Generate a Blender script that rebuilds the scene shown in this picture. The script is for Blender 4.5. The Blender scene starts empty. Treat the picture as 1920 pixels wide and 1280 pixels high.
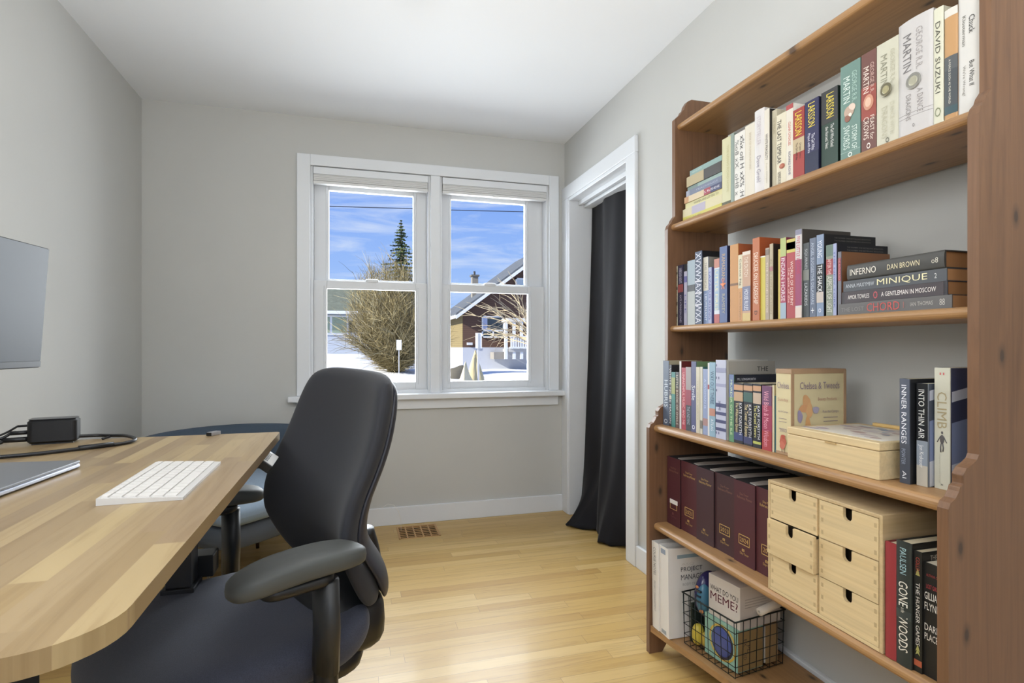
import bpy, math, random
from mathutils import Vector, Matrix
random.seed(7)
R = math.radians
scn = bpy.context.scene
col = scn.collection
# ---------------------------------------------------------------- camera
cam = bpy.data.cameras.new('camera'); camo = bpy.data.objects.new('camera', cam); col.objects.link(camo)
YAW = math.atan(298/1041)
camo.location = (0, 0, 1.087); camo.rotation_euler = (R(90), 0, -YAW)
cam.sensor_width = 36; cam.lens = 36*1041/1920; cam.shift_y = 10/1920
cam.clip_start = .02; cam.clip_end = 400
scn.camera = camo
scn.view_settings.view_transform = 'Standard'; scn.view_settings.look = 'None'
scn.view_settings.gamma = 1; scn.view_settings.use_curve_mapping = False
scn.view_settings.exposure = 0.34
# ---------------------------------------------------------------- sky
w = bpy.data.worlds.new('sky'); scn.world = w; w.use_nodes = True
nt = w.node_tree; nt.nodes.clear()
def N(t, **k):
    n = nt.nodes.new(t)
    for a, b in k.items(): setattr(n, a, b)
    return n
out = N('ShaderNodeOutputWorld'); bg = N('ShaderNodeBackground'); tc = N('ShaderNodeTexCoord')
sx = N('ShaderNodeSeparateXYZ'); rmp = N('ShaderNodeValToRGB'); mp = N('ShaderNodeMapping'); nz = N('ShaderNodeTexNoise')
r2 = N('ShaderNodeValToRGB'); mx = N('ShaderNodeMix', data_type='RGBA')
L = nt.links.new
L(tc.outputs['Generated'], sx.inputs[0]); L(sx.outputs['Z'], rmp.inputs[0])
e = rmp.color_ramp.elements
e[0].position = 0.0; e[0].color = (.52, .69, .98, 1)
e[1].position = 1.0; e[1].color = (.10, .22, .62, 1)
q = e.new(.14); q.color = (.34, .53, .98, 1); q = e.new(.32); q.color = (.20, .38, .93, 1)
mp.inputs['Scale'].default_value = (2.2, 2.2, 15); mp.inputs['Rotation'].default_value = (R(7), R(-11), 0)
L(tc.outputs['Generated'], mp.inputs[0]); L(mp.outputs[0], nz.inputs['Vector'])
nz.inputs['Scale'].default_value = 2.6; nz.inputs['Detail'].default_value = 7; nz.inputs['Roughness'].default_value = .62; nz.inputs['Distortion'].default_value = .5
r2.color_ramp.elements[0].position = .47; r2.color_ramp.elements[0].color = (0, 0, 0, 1)
r2.color_ramp.elements[1].position = .78; r2.color_ramp.elements[1].color = (.75, .75, .75, 1)
L(nz.outputs[0], r2.inputs[0]); L(r2.outputs[0], mx.inputs[0]); L(rmp.outputs[0], mx.inputs[6]); mx.inputs[7].default_value = (.86, .91, 1, 1)
L(mx.outputs[2], bg.inputs[0]); bg.inputs[1].default_value = .80; L(bg.outputs[0], out.inputs[0])
# ---------------------------------------------------------------- sun, window daylight and added fill lamps
def lamp(kind, name, loc, energy, color=(1, 1, 1), **k):
    l = bpy.data.lights.new(name, kind); l.energy = energy; l.color = color
    for a, b in k.items(): setattr(l, a, b)
    o = bpy.data.objects.new(name, l); o.location = loc; col.objects.link(o); return o
sun = lamp('SUN', 'sun', (0, 0, 30), 7.0, (1, .95, .86), angle=R(.6))
sun.rotation_euler = Vector((.88, .22, -.46)).to_track_quat('-Z', 'Y').to_euler()
rear = lamp('AREA', 'rear_fill', (.15, -1.62, 1.55), 7, (.93, .97, 1), shape='RECTANGLE', size=1.9, size_y=1.3)  # unseen fill lamp added outside the rear opening
rear.rotation_euler = (R(90), 0, 0)
up = lamp('AREA', 'ceiling_fill', (.0, -.8, 1.15), 47, (.97, .98, 1), shape='DISK', size=.9)  # added fill aimed up to brighten the ceiling, no fixture here
up.rotation_euler = (R(180), 0, 0)
day = lamp('AREA', 'window_daylight', (.5, 4.3, 1.75), 124, (.93, .97, 1), shape='RECTANGLE', size=2.5, size_y=2.0, spread=R(140))
day.rotation_euler = (R(-78), 0, 0)
side = lamp('AREA', 'side_fill', (-.98, .2, 1.75), 14, (.95, .98, 1), shape='RECTANGLE', size=.9, size_y=.9)  # added fill from the left that lifts the shelf recesses
side.rotation_euler = (R(62), 0, R(-90))
# ---------------------------------------------------------------- materials
def lin(h):
    c = [int(h[i:i+2], 16)/255 for i in (0, 2, 4)]
    return tuple(x/12.92 if x <= .04045 else ((x+.055)/1.055)**2.4 for x in c)+(1,)
MC = {}
def mat(h, rough=.55, metal=0., emit=0, **k):
    key = (h, rough, metal, emit, tuple(sorted(k.items())))
    if key in MC: return MC[key]
    m = bpy.data.materials.new('paint_'+h); m.use_nodes = True; b = m.node_tree.nodes['Principled BSDF']
    b.inputs['Base Color'].default_value = lin(h); b.inputs['Roughness'].default_value = rough; b.inputs['Metallic'].default_value = metal
    if emit: b.inputs['Emission Color'].default_value = lin(h); b.inputs['Emission Strength'].default_value = emit
    for a, v in k.items(): b.inputs[a.replace('_', ' ')].default_value = v
    MC[key] = m; return m
class G:
    """small node helper for one material"""
    def __init__(s, name, rough=.5):
        s.m = bpy.data.materials.new(name); s.m.use_nodes = True; s.t = s.m.node_tree
        s.b = s.t.nodes['Principled BSDF']; s.b.inputs['Roughness'].default_value = rough
        s.tc = s.n('ShaderNodeTexCoord')
    def n(s, t, ins=None, **k):
        x = s.t.nodes.new(t)
        for a, b in k.items(): setattr(x, a, b)
        for a, b in (ins or {}).items():
            if isinstance(b, bpy.types.NodeSocket): s.t.links.new(b, x.inputs[a])
            else: x.inputs[a].default_value = b
        return x
    def map(s, scale=(1, 1, 1), rot=(0, 0, 0), src=None, loc=(0, 0, 0)):
        return s.n('ShaderNodeMapping', {'Vector': src or s.tc.outputs['Object'], 'Scale': scale, 'Rotation': rot, 'Location': loc}).outputs[0]
    def noise(s, vec, scale=5, detail=4, rough=.5, dist=0):
        return s.n('ShaderNodeTexNoise', {'Vector': vec, 'Scale': scale, 'Detail': detail, 'Roughness': rough, 'Distortion': dist}).outputs[0]
    def ramp(s, fac, stops):
        r = s.n('ShaderNodeValToRGB', {'Fac': fac}); e = r.color_ramp.elements
        while len(e) < len(stops): e.new(.5)
        for i, (p, c) in enumerate(stops): e[i].position = p; e[i].color = c if len(c) == 4 else tuple(c)+(1,)
        return r.outputs[0]
    def mix(s, fac, a, b, mode='MIX'):
        x = s.n('ShaderNodeMix', data_type='RGBA', blend_type=mode)
        for i, v in ((0, fac), (6, a), (7, b)):
            if isinstance(v, bpy.types.NodeSocket): s.t.links.new(v, x.inputs[i])
            else: x.inputs[i].default_value = v
        return x.outputs[2]
    def col(s, sock): s.t.links.new(sock, s.b.inputs['Base Color'])
    def bump(s, sock, strength=.2, dist=.002):
        b = s.n('ShaderNodeBump', {'Height': sock, 'Strength': strength, 'Distance': dist}); s.t.links.new(b.outputs[0], s.b.inputs['Normal'])
def wallmat(name, h, rough=.85, var=.03, fine=900):
    g = G(name, rough); c = lin(h); v = g.map()
    n = g.noise(v, 1.3, 3)
    g.col(g.ramp(n, [(.3, tuple(x*(1-var) for x in c[:3])), (.7, tuple(min(1, x*(1+var)) for x in c[:3]))]))
    g.bump(g.noise(v, 220, 3), .08, .001)
    return g.m
def pine(name, axis, light, dark, knot, rough=.42, knots=True, scale=1.):
    g = G(name, rough); sc = [26*scale]*3; sc[axis] = 1.1*scale
    v = g.map(tuple(sc)); n1 = g.noise(v, 1.4, 5, .6, 1.2)
    c = g.ramp(n1, [(.25, lin(dark)), (.5, lin(light)), (.62, tuple(.9*a for a in lin(light)[:3])), (.8, lin(light))])
    sc2 = [150]*3; sc2[axis] = 3
    n2 = g.noise(g.map(tuple(sc2)), 1, 3)
    c = g.mix(.12, c, g.ramp(n2, [(.35, (.25, .2, .15)), (.65, (1, 1, 1))]), 'MULTIPLY')
    if knots:
        sp = g.n('ShaderNodeSeparateXYZ', {0: g.map((1, 1, 1), loc=(.31, .17, .13))})
        cb = g.n('ShaderNodeCombineXYZ', {'X': sp.outputs['X'], 'Y': sp.outputs['Z' if axis == 2 else 'Y']})
        vo = g.n('ShaderNodeTexVoronoi', {'Vector': g.map((8.0, 3.6, 1), src=cb.outputs[0]), 'Scale': 1.0, 'Randomness': 1.0}, voronoi_dimensions='2D')
        f = g.ramp(vo.outputs['Distance'], [(.028, (.9, .9, .9)), (.05, (.4, .4, .4)), (.10, (0, 0, 0))])
        c = g.mix(f, c, lin(knot))
    g.col(c); g.bump(n1, .05, .001)
    return g.m
def strips(name, along, width, length, cols, rough, rotz, seam=.0006, coat=0., seamcol=(.10, .06, .03, 1), grain=.5, gapmul=1.):
    """wood laid in strips: bricks in object xy"""
    g = G(name, rough); v0_ = g.map((1, 1, 1), (0, 0, rotz))
    sp = g.n('ShaderNodeSeparateXYZ', {0: v0_}); dv = g.n('ShaderNodeMath', {0: sp.outputs['Y'], 1: width}, operation='DIVIDE'); fl = g.n('ShaderNodeMath', {0: dv.outputs[0]}, operation='FLOOR')
    wn = g.n('ShaderNodeTexWhiteNoise', {'W': fl.outputs[0]}, noise_dimensions='1D'); mu = g.n('ShaderNodeMath', {0: wn.outputs['Value'], 1: 5.3, 2: sp.outputs['X']}, operation='MULTIPLY_ADD')
    v = g.n('ShaderNodeCombineXYZ', {'X': mu.outputs[0], 'Y': sp.outputs['Y']}).outputs[0]
    b = g.n('ShaderNodeTexBrick', {'Vector': v, 'Color1': (0, 0, 0, 1), 'Color2': (1, 1, 1, 1), 'Mortar': (.5, .5, .5, 1), 'Scale': 1., 'Mortar Size': seam, 'Mortar Smooth': .2, 'Bias': 0., 'Brick Width': length, 'Row Height': width})
    b.offset = 0; b.offset_frequency = 2; b.squash = 1.0
    # a per strip offset to decorrelate the grain
    per = b.outputs['Color']
    gv = g.n('ShaderNodeVectorMath', {0: g.map((1.6, 26, 1), (0, 0, 0), src=v), 1: g.n('ShaderNodeCombineXYZ', {'X': per, 'Y': per, 'Z': per}).outputs[0]}, operation='ADD')
    gv2 = g.n('ShaderNodeVectorMath', {0: g.n('ShaderNodeCombineXYZ', {'X': per, 'Z': per}).outputs[0], 'Scale': 17.}, operation='SCALE')
    gv3 = g.n('ShaderNodeVectorMath', {0: gv.outputs[0], 1: gv2.outputs[0]}, operation='ADD')
    n = g.noise(gv3.outputs[0], 1.6, 6, .6, 1.4)
    base = g.ramp(per, [(i/(len(cols)-1), lin(c)) for i, c in enumerate(cols)])
    c = g.mix(grain, base, g.ramp(n, [(.3, (.62, .55, .45)), (.5, (.96, .95, .93)), (.7, (1, 1, 1))]), 'MULTIPLY')
    c = g.mix(b.outputs['Fac'], c, seamcol)
    g.col(c); g.b.inputs['Coat Weight'].default_value = coat; g.b.inputs['Coat Roughness'].default_value = .12
    return g.m
def fabric(name, h, rough=.9, scale=900, amp=.25, sheen=.0):
    g = G(name, rough); v = g.map(); n = g.noise(v, scale, 2)
    c = lin(h); g.col(g.ramp(n, [(.3, tuple(x*(1-amp) for x in c[:3])), (.7, tuple(min(1, x*(1+amp)) for x in c[:3]))]))
    g.bump(n, .3, .001); g.b.inputs['Sheen Weight'].default_value = sheen
    return g.m
M = dict(
    wall=wallmat('wall_greige', 'c6c6c2'), ceil=wallmat('ceiling_white', 'eef1f4', .9, .01), trim=mat('e4e7ea', .4),
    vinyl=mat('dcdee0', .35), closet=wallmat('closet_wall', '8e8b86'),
    pinez_shade=pine('pine_up_shaded', 2, '7a5940', '634733', '382d26'), piney=pine('pine_along', 1, 'aa8256', '8a6543', '4a3728'),  # same pine, side boards darkened: their shade is put into the colour
    floor=strips('oak_floor', 0, .057, .95, ['b89354', 'caa867', 'c19e5c', 'd2b376', 'bb9757'], .40, 0, .0004, .08),
    desk=strips('desk_wood', 1, .034, .5, ['80694e', 'a8926b', '8b7557', '9d855d', '937c5e', 'ac966d'], .38, R(90), .00015, .12, (.32, .22, .12, 1), .5),
    birchx=pine('birch_ply_side', 0, 'cdb48a', 'bfa57a', 'a5825a', .5, False, .5),
    birch=pine('birch_ply', 1, 'ddc598', 'd0b585', 'a5825a', .5, False, .5),
    seat=fabric('chair_fabric', '383b49', .85, 700, .3, .15), back=fabric('chair_back_fabric', '23242a', .8, 1200, .15, .1),
    rub=mat('484a48', .55), blk=mat('17181b', .4), blkg=mat('101114', .25), arm=fabric('armchair_fabric', '7b8b9b', .9, 800, .2, .1),
    armd=fabric('armchair_shell', '475462', .9, 800, .2), cloth=fabric('curtain_cloth', '0a0910', .9, 500, .25, .05),
    chrome=mat('b9bcc4', .25, .9), alu=mat('b4b8c6', .3, .8), white=mat('eceae6', .45), wire=mat('16201f', .45, .5), page=mat('d9cdae', .9),
)
# ---------------------------------------------------------------- mesh helpers
TXC = {}
def txt(s, off=.0):
    if (s, off) in TXC: return TXC[(s, off)]
    c = bpy.data.curves.new('t', 'FONT'); c.body = s; c.resolution_u = 2; c.offset = off
    o = bpy.data.objects.new('t', c); col.objects.link(o); bpy.context.view_layer.update()
    me = o.to_mesh(); vs = [tuple(v.co) for v in me.vertices]; fs = [tuple(p.vertices) for p in me.polygons]
    o.to_mesh_clear(); bpy.data.objects.remove(o); bpy.data.curves.remove(c)
    if not vs: vs = [(0, 0, 0), (1, 0, 0), (1, 1, 0)]; fs = []
    x0 = min(v[0] for v in vs); x1 = max(v[0] for v in vs); y0 = min(v[1] for v in vs); y1 = max(v[1] for v in vs)
    r = ([((v[0]-x0)/(x1-x0+1e-9)-.5, (v[1]-y0)/(y1-y0+1e-9)-.5) for v in vs], fs)
    TXC[(s, off)] = r; return r
class MB:
    def __init__(s): s.v = []; s.f = []; s.mi = []; s.sm = []; s.mats = []
    def _m(s, m):
        if m not in s.mats: s.mats.append(m)
        return s.mats.index(m)
    def add(s, vs, fs, m, smooth=False):
        o = len(s.v); s.v += [tuple(v) for v in vs]; k = s._m(m)
        for f in fs: s.f.append(tuple(o+i for i in f)); s.mi.append(k); s.sm.append(smooth)
        return s
    def box(s, a, b, m, T=None):
        (x0, y0, z0), (x1, y1, z1) = a, b
        x0, x1 = sorted((x0, x1)); y0, y1 = sorted((y0, y1)); z0, z1 = sorted((z0, z1))
        vs = [(x, y, z) for z in (z0, z1) for y in (y0, y1) for x in (x0, x1)]
        if T: vs = [T @ Vector(v) for v in vs]
        return s.add(vs, [(0, 2, 3, 1), (4, 5, 7, 6), (0, 1, 5, 4), (2, 6, 7, 3), (0, 4, 6, 2), (1, 3, 7, 5)], m)
    def rbox(s, a, b, m, r=.004, n=3, T=None, smooth=False):
        """box with rounded vertical edges (z axis) and small chamfers top and bottom"""
        (x0, y0, z0), (x1, y1, z1) = a, b
        P = []
        for cx, cy, a0 in ((x1-r, y1-r, 0), (x0+r, y1-r, 90), (x0+r, y0+r, 180), (x1-r, y0+r, 270)):
            for i in range(n+1):
                t = R(a0+90*i/n); P.append((cx, cy, math.cos(t), math.sin(t)))
        c = min(r*.4, (z1-z0)*.25)
        rings = [(z0, r-c), (z0+c, r), (z1-c, r), (z1, r-c)]
        vs = [(p[0]+p[2]*q, p[1]+p[3]*q, z) for z, q in rings for p in P]
        if T: vs = [T @ Vector(v) for v in vs]
        k = len(P); fs = [tuple(reversed(range(k))), tuple(range(3*k, 4*k))]
        for j in range(3):
            for i in range(k): fs.append((j*k+i, j*k+(i+1) % k, (j+1)*k+(i+1) % k, (j+1)*k+i))
        return s.add(vs, fs, m, smooth)
    def prism(s, pts, z0, z1, m, axis=2, smooth=False, T=None):
        """extrude polygon; axis = extrusion axis; pts given in the other two axes in order"""
        def mk(p, z):
            return (p[0], p[1], z) if axis == 2 else ((p[0], z, p[1]) if axis == 1 else (z, p[0], p[1]))
        k = len(pts); vs = [mk(p, z0) for p in pts]+[mk(p, z1) for p in pts]
        if T: vs = [T @ Vector(v) for v in vs]
        fs = [tuple(reversed(range(k))), tuple(range(k, 2*k))]
        a = s.add(vs, fs, m)
        return s.add(vs, [(i, (i+1) % k, k+(i+1) % k, k+i) for i in range(k)], m, smooth)
    def tube(s, pts, r, m, n=8, close=False, r1=None, smooth=True, caps=True, flat=1.):
        pts = [Vector(p) for p in pts]; K = len(pts); up = Vector((0, 0, 1)); vs = []
        for i, p in enumerate(pts):
            a = pts[(i-1) % K] if close else pts[max(i-1, 0)]; b = pts[(i+1) % K] if close else pts[min(i+1, K-1)]
            d = (b-a); d = d.normalized() if d.length > 1e-9 else Vector((0, 0, 1))
            u = up if abs(d.z) < .95 else Vector((1, 0, 0))
            x = d.cross(u).normalized(); y = x.cross(d).normalized()
            rr = r if r1 is None else r+(r1-r)*i/max(1, K-1)
            vs += [p+x*(math.cos(2*math.pi*j/n)*rr)+y*(math.sin(2*math.pi*j/n)*rr*flat) for j in range(n)]
        fs = []
        for i in range(K if close else K-1):
            for j in range(n):
                a = i*n+j; b = i*n+(j+1) % n; c = ((i+1) % K)*n+(j+1) % n; d = ((i+1) % K)*n+j
                fs.append((a, b, c, d))
        if caps and not close: fs += [tuple(reversed(range(n))), tuple((K-1)*n+j for j in range(n))]
        return s.add(vs, fs, m, smooth)
    def lathe(s, prof, c, m, n=24, smooth=True, ax=None):
        vs = []; k = len(prof)
        for j in range(n):
            t = 2*math.pi*j/n
            for r, z in prof: vs.append((c[0]+r*math.cos(t), c[1]+r*math.sin(t), c[2]+z))
        fs = [(j*k+i, ((j+1) % n)*k+i, ((j+1) % n)*k+i+1, j*k+i+1) for j in range(n) for i in range(k-1)]
        return s.add(vs, fs, m, smooth)
    def sq(s, c, rad, m, e1=1., e2=1., nu=24, nv=16, pole=2, fn=None, T=None):
        """superellipsoid; pole = axis of the flat faces"""
        pw = lambda v, e: math.copysign(abs(v)**e, v); vs = []; fs = []
        for i in range(nv+1):
            h = -math.pi/2+math.pi*i/nv
            for j in range(nu):
                o = 2*math.pi*j/nu
                A = pw(math.cos(h), e1)*pw(math.cos(o), e2); B = pw(math.cos(h), e1)*pw(math.sin(o), e2); P = pw(math.sin(h), e1)
                q = [0, 0, 0]; oth = [k for k in range(3) if k != pole]
                q[pole] = P*rad[pole]; q[oth[0]] = A*rad[oth[0]]; q[oth[1]] = B*rad[oth[1]]
                if fn: q = fn(*q)
                vs.append((c[0]+q[0], c[1]+q[1], c[2]+q[2]))
        for i in range(nv):
            for j in range(nu): fs.append((i*nu+j, i*nu+(j+1) % nu, (i+1)*nu+(j+1) % nu, (i+1)*nu+j))
        if T: vs = [T @ Vector(v) for v in vs]
        return s.add(vs, fs, m, True)
    def pillow(s, c, w, h, t, k, ax, fn, m, n=36, q=8, T=None):
        """closed cushion: rounded-square outline w x h, thickness t along axis ax (0 or 2), no pole in the middle"""
        vs = []; fs = []; N1 = n+1
        for sg in (1, -1):
            for j in range(N1):
                for i in range(N1):
                    u = math.sin((i/n-.5)*math.pi); v = math.sin((j/n-.5)*math.pi)
                    a = u*math.sqrt(1-k*v**6); b = v*math.sqrt(1-k*u**6)
                    d = sg*(max(0, 1-abs(u)**q)*max(0, 1-abs(v)**q))**.42
                    p = fn(d*t, a*w, b*h) if ax == 0 else fn(a*w, b*h, d*t)
                    vs.append((c[0]+p[0], c[1]+p[1], c[2]+p[2]))
        for g_, o in ((0, 0), (1, N1*N1)):
            for j in range(n):
                for i in range(n):
                    f = (o+j*N1+i, o+j*N1+i+1, o+(j+1)*N1+i+1, o+(j+1)*N1+i); fs.append(f if g_ == 0 else f[::-1])
        if T: vs = [T @ Vector(v) for v in vs]
        return s.add(vs, fs, m, True)
    def grid(s, nx, ny, fn, m, smooth=True):
        vs = [fn(i/nx, j/ny) for j in range(ny+1) for i in range(nx+1)]
        return s.add(vs, [(j*(nx+1)+i, j*(nx+1)+i+1, (j+1)*(nx+1)+i+1, (j+1)*(nx+1)+i) for j in range(ny) for i in range(nx)], m, smooth)
    def text(s, t, c, ux, uy, w_, h_, m, off=.012, bend=None):
        off = 0.
        P, F = txt(t, off); c = Vector(c); ux = Vector(ux).normalized(); uy = Vector(uy).normalized(); vs = []
        for x, y in P:
            v = c+ux*(x*w_)+uy*(y*h_)
            if bend: v = Vector(bend(v))
            vs.append(v)
        return s.add(vs, F, m)
    def build(s, name, parent=None, bevel=0, seg=2, sub=0, T=None):
        base = Vector((0, 0, 0)); p = parent
        while p is not None: base += p.location; p = p.parent
        me = bpy.data.meshes.new(name)
        vs = [Vector(v) for v in s.v]
        if parent is None and not T:
            xs = [v.x for v in vs]; ys = [v.y for v in vs]; base = Vector(((min(xs)+max(xs))/2, (min(ys)+max(ys))/2, min(v.z for v in vs)))
        me.from_pydata([tuple(v-base) for v in vs], [], s.f)
        for m in s.mats: me.materials.append(m)
        me.polygons.foreach_set('material_index', s.mi); me.polygons.foreach_set('use_smooth', s.sm); me.update()
        o = bpy.data.objects.new(name, me); col.objects.link(o)
        if parent is not None: o.parent = parent
        else: o.location = base
        if bevel:
            b = o.modifiers.new('b', 'BEVEL'); b.width = bevel; b.segments = seg; b.limit_method = 'ANGLE'; b.angle_limit = R(40)
        if sub:
            b = o.modifiers.new('s', 'SUBSURF'); b.levels = sub; b.render_levels = sub
        return o
def tag(o, label=None, cat=None, group=None, kind=None):
    if label: o['label'] = label
    if cat: o['category'] = cat
    if group: o['group'] = group
    if kind: o['kind'] = kind
    return o
def thing(name, loc, label, cat, group=None, kind=None, rz=0):
    o = bpy.data.objects.new(name, None); col.objects.link(o); o.location = loc; o.rotation_euler = (0, 0, rz); o.empty_display_size = .05
    return tag(o, label, cat, group, kind)
def struct(name, mb, parent=None, bevel=0):
    o = mb.build(name, parent, bevel)
    if parent is None: o['kind'] = 'structure'
    return o
# ---------------------------------------------------------------- the room
XL, XR, YB, YF, HC = -1.109, 1.357, 3.468, -1.3, 2.44
m = MB(); vx0, vx1, vy0, vy1 = .249, .487, 3.185, 3.405
for a, b in (((XL-.12, YF-.12), (XR+.9, vy0)), ((XL-.12, vy1), (XR+.9, YB+.12)), ((XL-.12, vy0), (vx0, vy1)), ((vx1, vy0), (XR+.9, vy1))):
    m.box((a[0], a[1], -.1), (b[0], b[1], 0), M['floor'])
m.box((vx0-.01, vy0-.01, -.16), (vx1+.01, vy1+.01, -.1), mat('0d0b09', .9)); 
o = m.build('floor'); o['kind'] = 'structure'
struct('ceiling', MB().box((XL-.12, YF-.12, HC), (XR+.9, YB+.14, HC+.1), M['ceil']))
struct('wall_left', MB().box((XL-.12, YF, 0), (XL, YB, HC), M['wall']))
wx0, wx1, wz0, wz1 = -.241, 1.243, .79, 2.152          # window opening
m = MB(); m.box((XL-.12, YB, 0), (wx0, YB+.14, HC), M['wall']); m.box((wx1, YB, 0), (XR+.14, YB+.14, HC), M['wall'])
m.box((wx0, YB, 0), (wx1, YB+.14, wz0), M['wall']); m.box((wx0, YB, wz1), (wx1, YB+.14, HC), M['wall']); struct('wall_back', m)
dy0, dy1, dz = 2.568, 3.358, 2.04
m = MB(); m.box((XR, YF, 0), (XR+.13, dy0, HC), M['wall']); m.box((XR, dy1, 0), (XR+.13, YB, HC), M['wall']); m.box((XR, dy0, dz), (XR+.13, dy1, HC), M['wall']); struct('wall_right', m)
m = MB(); m.box((XL-.12, YF-.12, 0), (-.75, YF, HC), M['wall']); m.box((1.05, YF-.12, 0), (XR+.13, YF, HC), M['wall']); m.box((-.75, YF-.12, 0), (1.05, YF, .92), M['wall']); m.box((-.75, YF-.12, 2.15), (1.05, YF, HC), M['wall']); struct('wall_front', m)
m = MB(); cx1 = XR+.78
m.box((XR+.13, 2.2, 0), (cx1, 2.3, HC), M['closet']); m.box((XR+.13, YB, 0), (cx1, YB+.1, HC), M['closet']); m.box((cx1, 2.2, 0), (cx1+.1, YB+.1, HC), M['closet']); struct('wall_closet', m)
# baseboards
def bb(name, pts, ax):
    m = MB(); (x0, y0), (x1, y1) = pts
    m.box((x0, y0, 0), (x1, y1, .108), M['trim']); return struct(name, m, bevel=.003)
bb('baseboard_back', ((XL, YB-.016), (1.337, YB)), 0)
bb('baseboard_left', ((XL, YF), (XL+.016, YB-.016)), 1)
bb('baseboard_right', ((XR-.016, YF), (XR, dy0-.102)), 1)
# ---- window
win = thing('window_1', (.5, YB, wz0), None, None, kind='structure')
m = MB(); y0, y1 = YB-.02, YB
m.box((-.315, y0, wz0+.01), (wx0, y1, 2.216), M['trim']); m.box((wx1, y0, wz0+.01), (1.31, y1, 2.216), M['trim']); m.box((wx0, y0, wz1), (wx1, y1, 2.216), M['trim'])
m.box((.463, y0+.004, wz0+.01), (.522, y1+.012, wz1), M['trim'])
m.build('window_casing', win, .003)
MB().box((-.36, YB-.06, wz0-.024), (1.352, YB+.06, wz0+.01), M['trim']).build('window_sill', win, .006, 3)
MB().box((-.315, YB-.02, wz0-.085), (1.306, YB, wz0-.024), M['trim']).build('apron', win, .003)
glass = bpy.data.materials.new('window_glass'); glass.use_nodes = True; t = glass.node_tree; t.nodes.clear()
o_ = t.nodes.new('ShaderNodeOutputMaterial'); tr = t.nodes.new('ShaderNodeBsdfTransparent'); gl = t.nodes.new('ShaderNodeBsdfGlossy'); ms = t.nodes.new('ShaderNodeMixShader')
gl.inputs['Roughness'].default_value = .02; tr.inputs[0].default_value = (.97, .98, .98, 1); ms.inputs[0].default_value = .001
t.links.new(tr.outputs[0], ms.inputs[1]); t.links.new(gl.outputs[0], ms.inputs[2]); t.links.new(ms.outputs[0], o_.inputs[0])
for (a, b, px) in ((wx0, .463, (-.151, .377)), (.522, wx1, (.598, 1.118))):
    m = MB()                                             # jamb liners and head
    m.box((a, YB, wz0), (a+.014, YB+.14, wz1), M['vinyl']); m.box((b-.014, YB, wz0), (b, YB+.14, wz1), M['vinyl'])
    m.box((a, YB+.02, wz1-.06), (b, YB+.14, wz1), M['vinyl']); m.box((a, YB+.02, wz0), (b, YB+.14, wz0+.03), M['vinyl'])
    jl = m.build('window_frame', win, .002)
    for zz, yy, (ga, gb), (g0, g1), fr in (((.815, 1.487), YB+.045, px, (.867, 1.438), .05), ((1.452, 2.095), YB+.085, (px[0]+.010, px[1]-.010), (1.50, 2.04), .05)):
        m = MB(); sa = a+.014; sb = b-.014
        m.box((sa, yy, zz[0]), (ga, yy+.034, zz[1]), M['vinyl']); m.box((gb, yy, zz[0]), (sb, yy+.034, zz[1]), M['vinyl'])
        m.box((ga, yy, zz[0]), (gb, yy+.034, g0), M['vinyl']); m.box((ga, yy, g1), (gb, yy+.034, zz[1]), M['vinyl'])
        for q in (0,):
            i0, i1 = ga-.014, gb+.014
            m.box((i0-.004, yy-.006, g0-.018), (i0+.004, yy, g1+.018), M['vinyl']); m.box((i1-.004, yy-.006, g0-.018), (i1+.004, yy, g1+.018), M['vinyl'])
        s_ = m.build('sash', win, .003)
        MB().box((ga-.002, yy+.014, g0-.002), (gb+.002, yy+.018, g1+.002), glass).build('pane', s_)
        if zz[0] < 1: MB().sq(((ga+gb)/2, yy-.004+.02, zz[1]+.004), (.04, .022, .012), M['vinyl'], .5, .5).build('sash_lock', s_)
# unseen window added behind the camera to let the rear fill in
w2 = thing('added_rear_window', (.15, YF-.06, .92), None, None, kind='structure')
m = MB()
for a, b in (((-.75, .92), (-.68, 2.15)), ((.98, .92), (1.05, 2.15)), ((-.68, .92), (.98, .98)), ((-.68, 2.09), (.98, 2.15)), ((.12, .98), (.18, 2.09))): m.box((a[0], YF-.08, a[1]), (b[0], YF-.02, b[1]), M['vinyl'])
m.build('window_frame', w2, .003)
MB().box((-.68, YF-.052, .98), (.98, YF-.048, 2.09), glass).build('pane', w2)
# ---- door opening to the closet: casing, jambs, stops
dr = thing('door_1', (XR, (dy0+dy1)/2, 0), None, None, kind='structure')
m = MB(); x0, x1 = XR-.02, XR
m.box((x0, dy0-.1, 0), (x1, dy0-.008, dz+.012), M['trim']); m.box((x0, dy1+.008, 0), (x1, YB, dz+.012), M['trim']); m.box((x0, dy0-.1, dz+.012), (x1, YB, 2.135), M['trim'])
m.build('door_casing', dr, .004, 3)
m = MB()
m.box((x0+.006, dy0-.012, 0), (XR+.15, dy0+.008, dz), M['trim']); m.box((x0+.006, dy1-.008, 0), (XR+.15, dy1+.012, dz), M['trim']); m.box((x0+.006, dy0-.012, dz-.008), (XR+.15, dy1+.012, dz+.012), M['trim'])
m.build('door_jamb', dr, .003)
m = MB(); m.box((XR+.05, dy0+.008, dz-.035), (XR+.075, dy1-.008, dz-.008), M['trim']); m.box((XR+.085, dy0+.008, dz-.05), (XR+.15, dy1-.008, dz-.008), M['trim']); m.build('door_stop', dr, .003)
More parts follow.
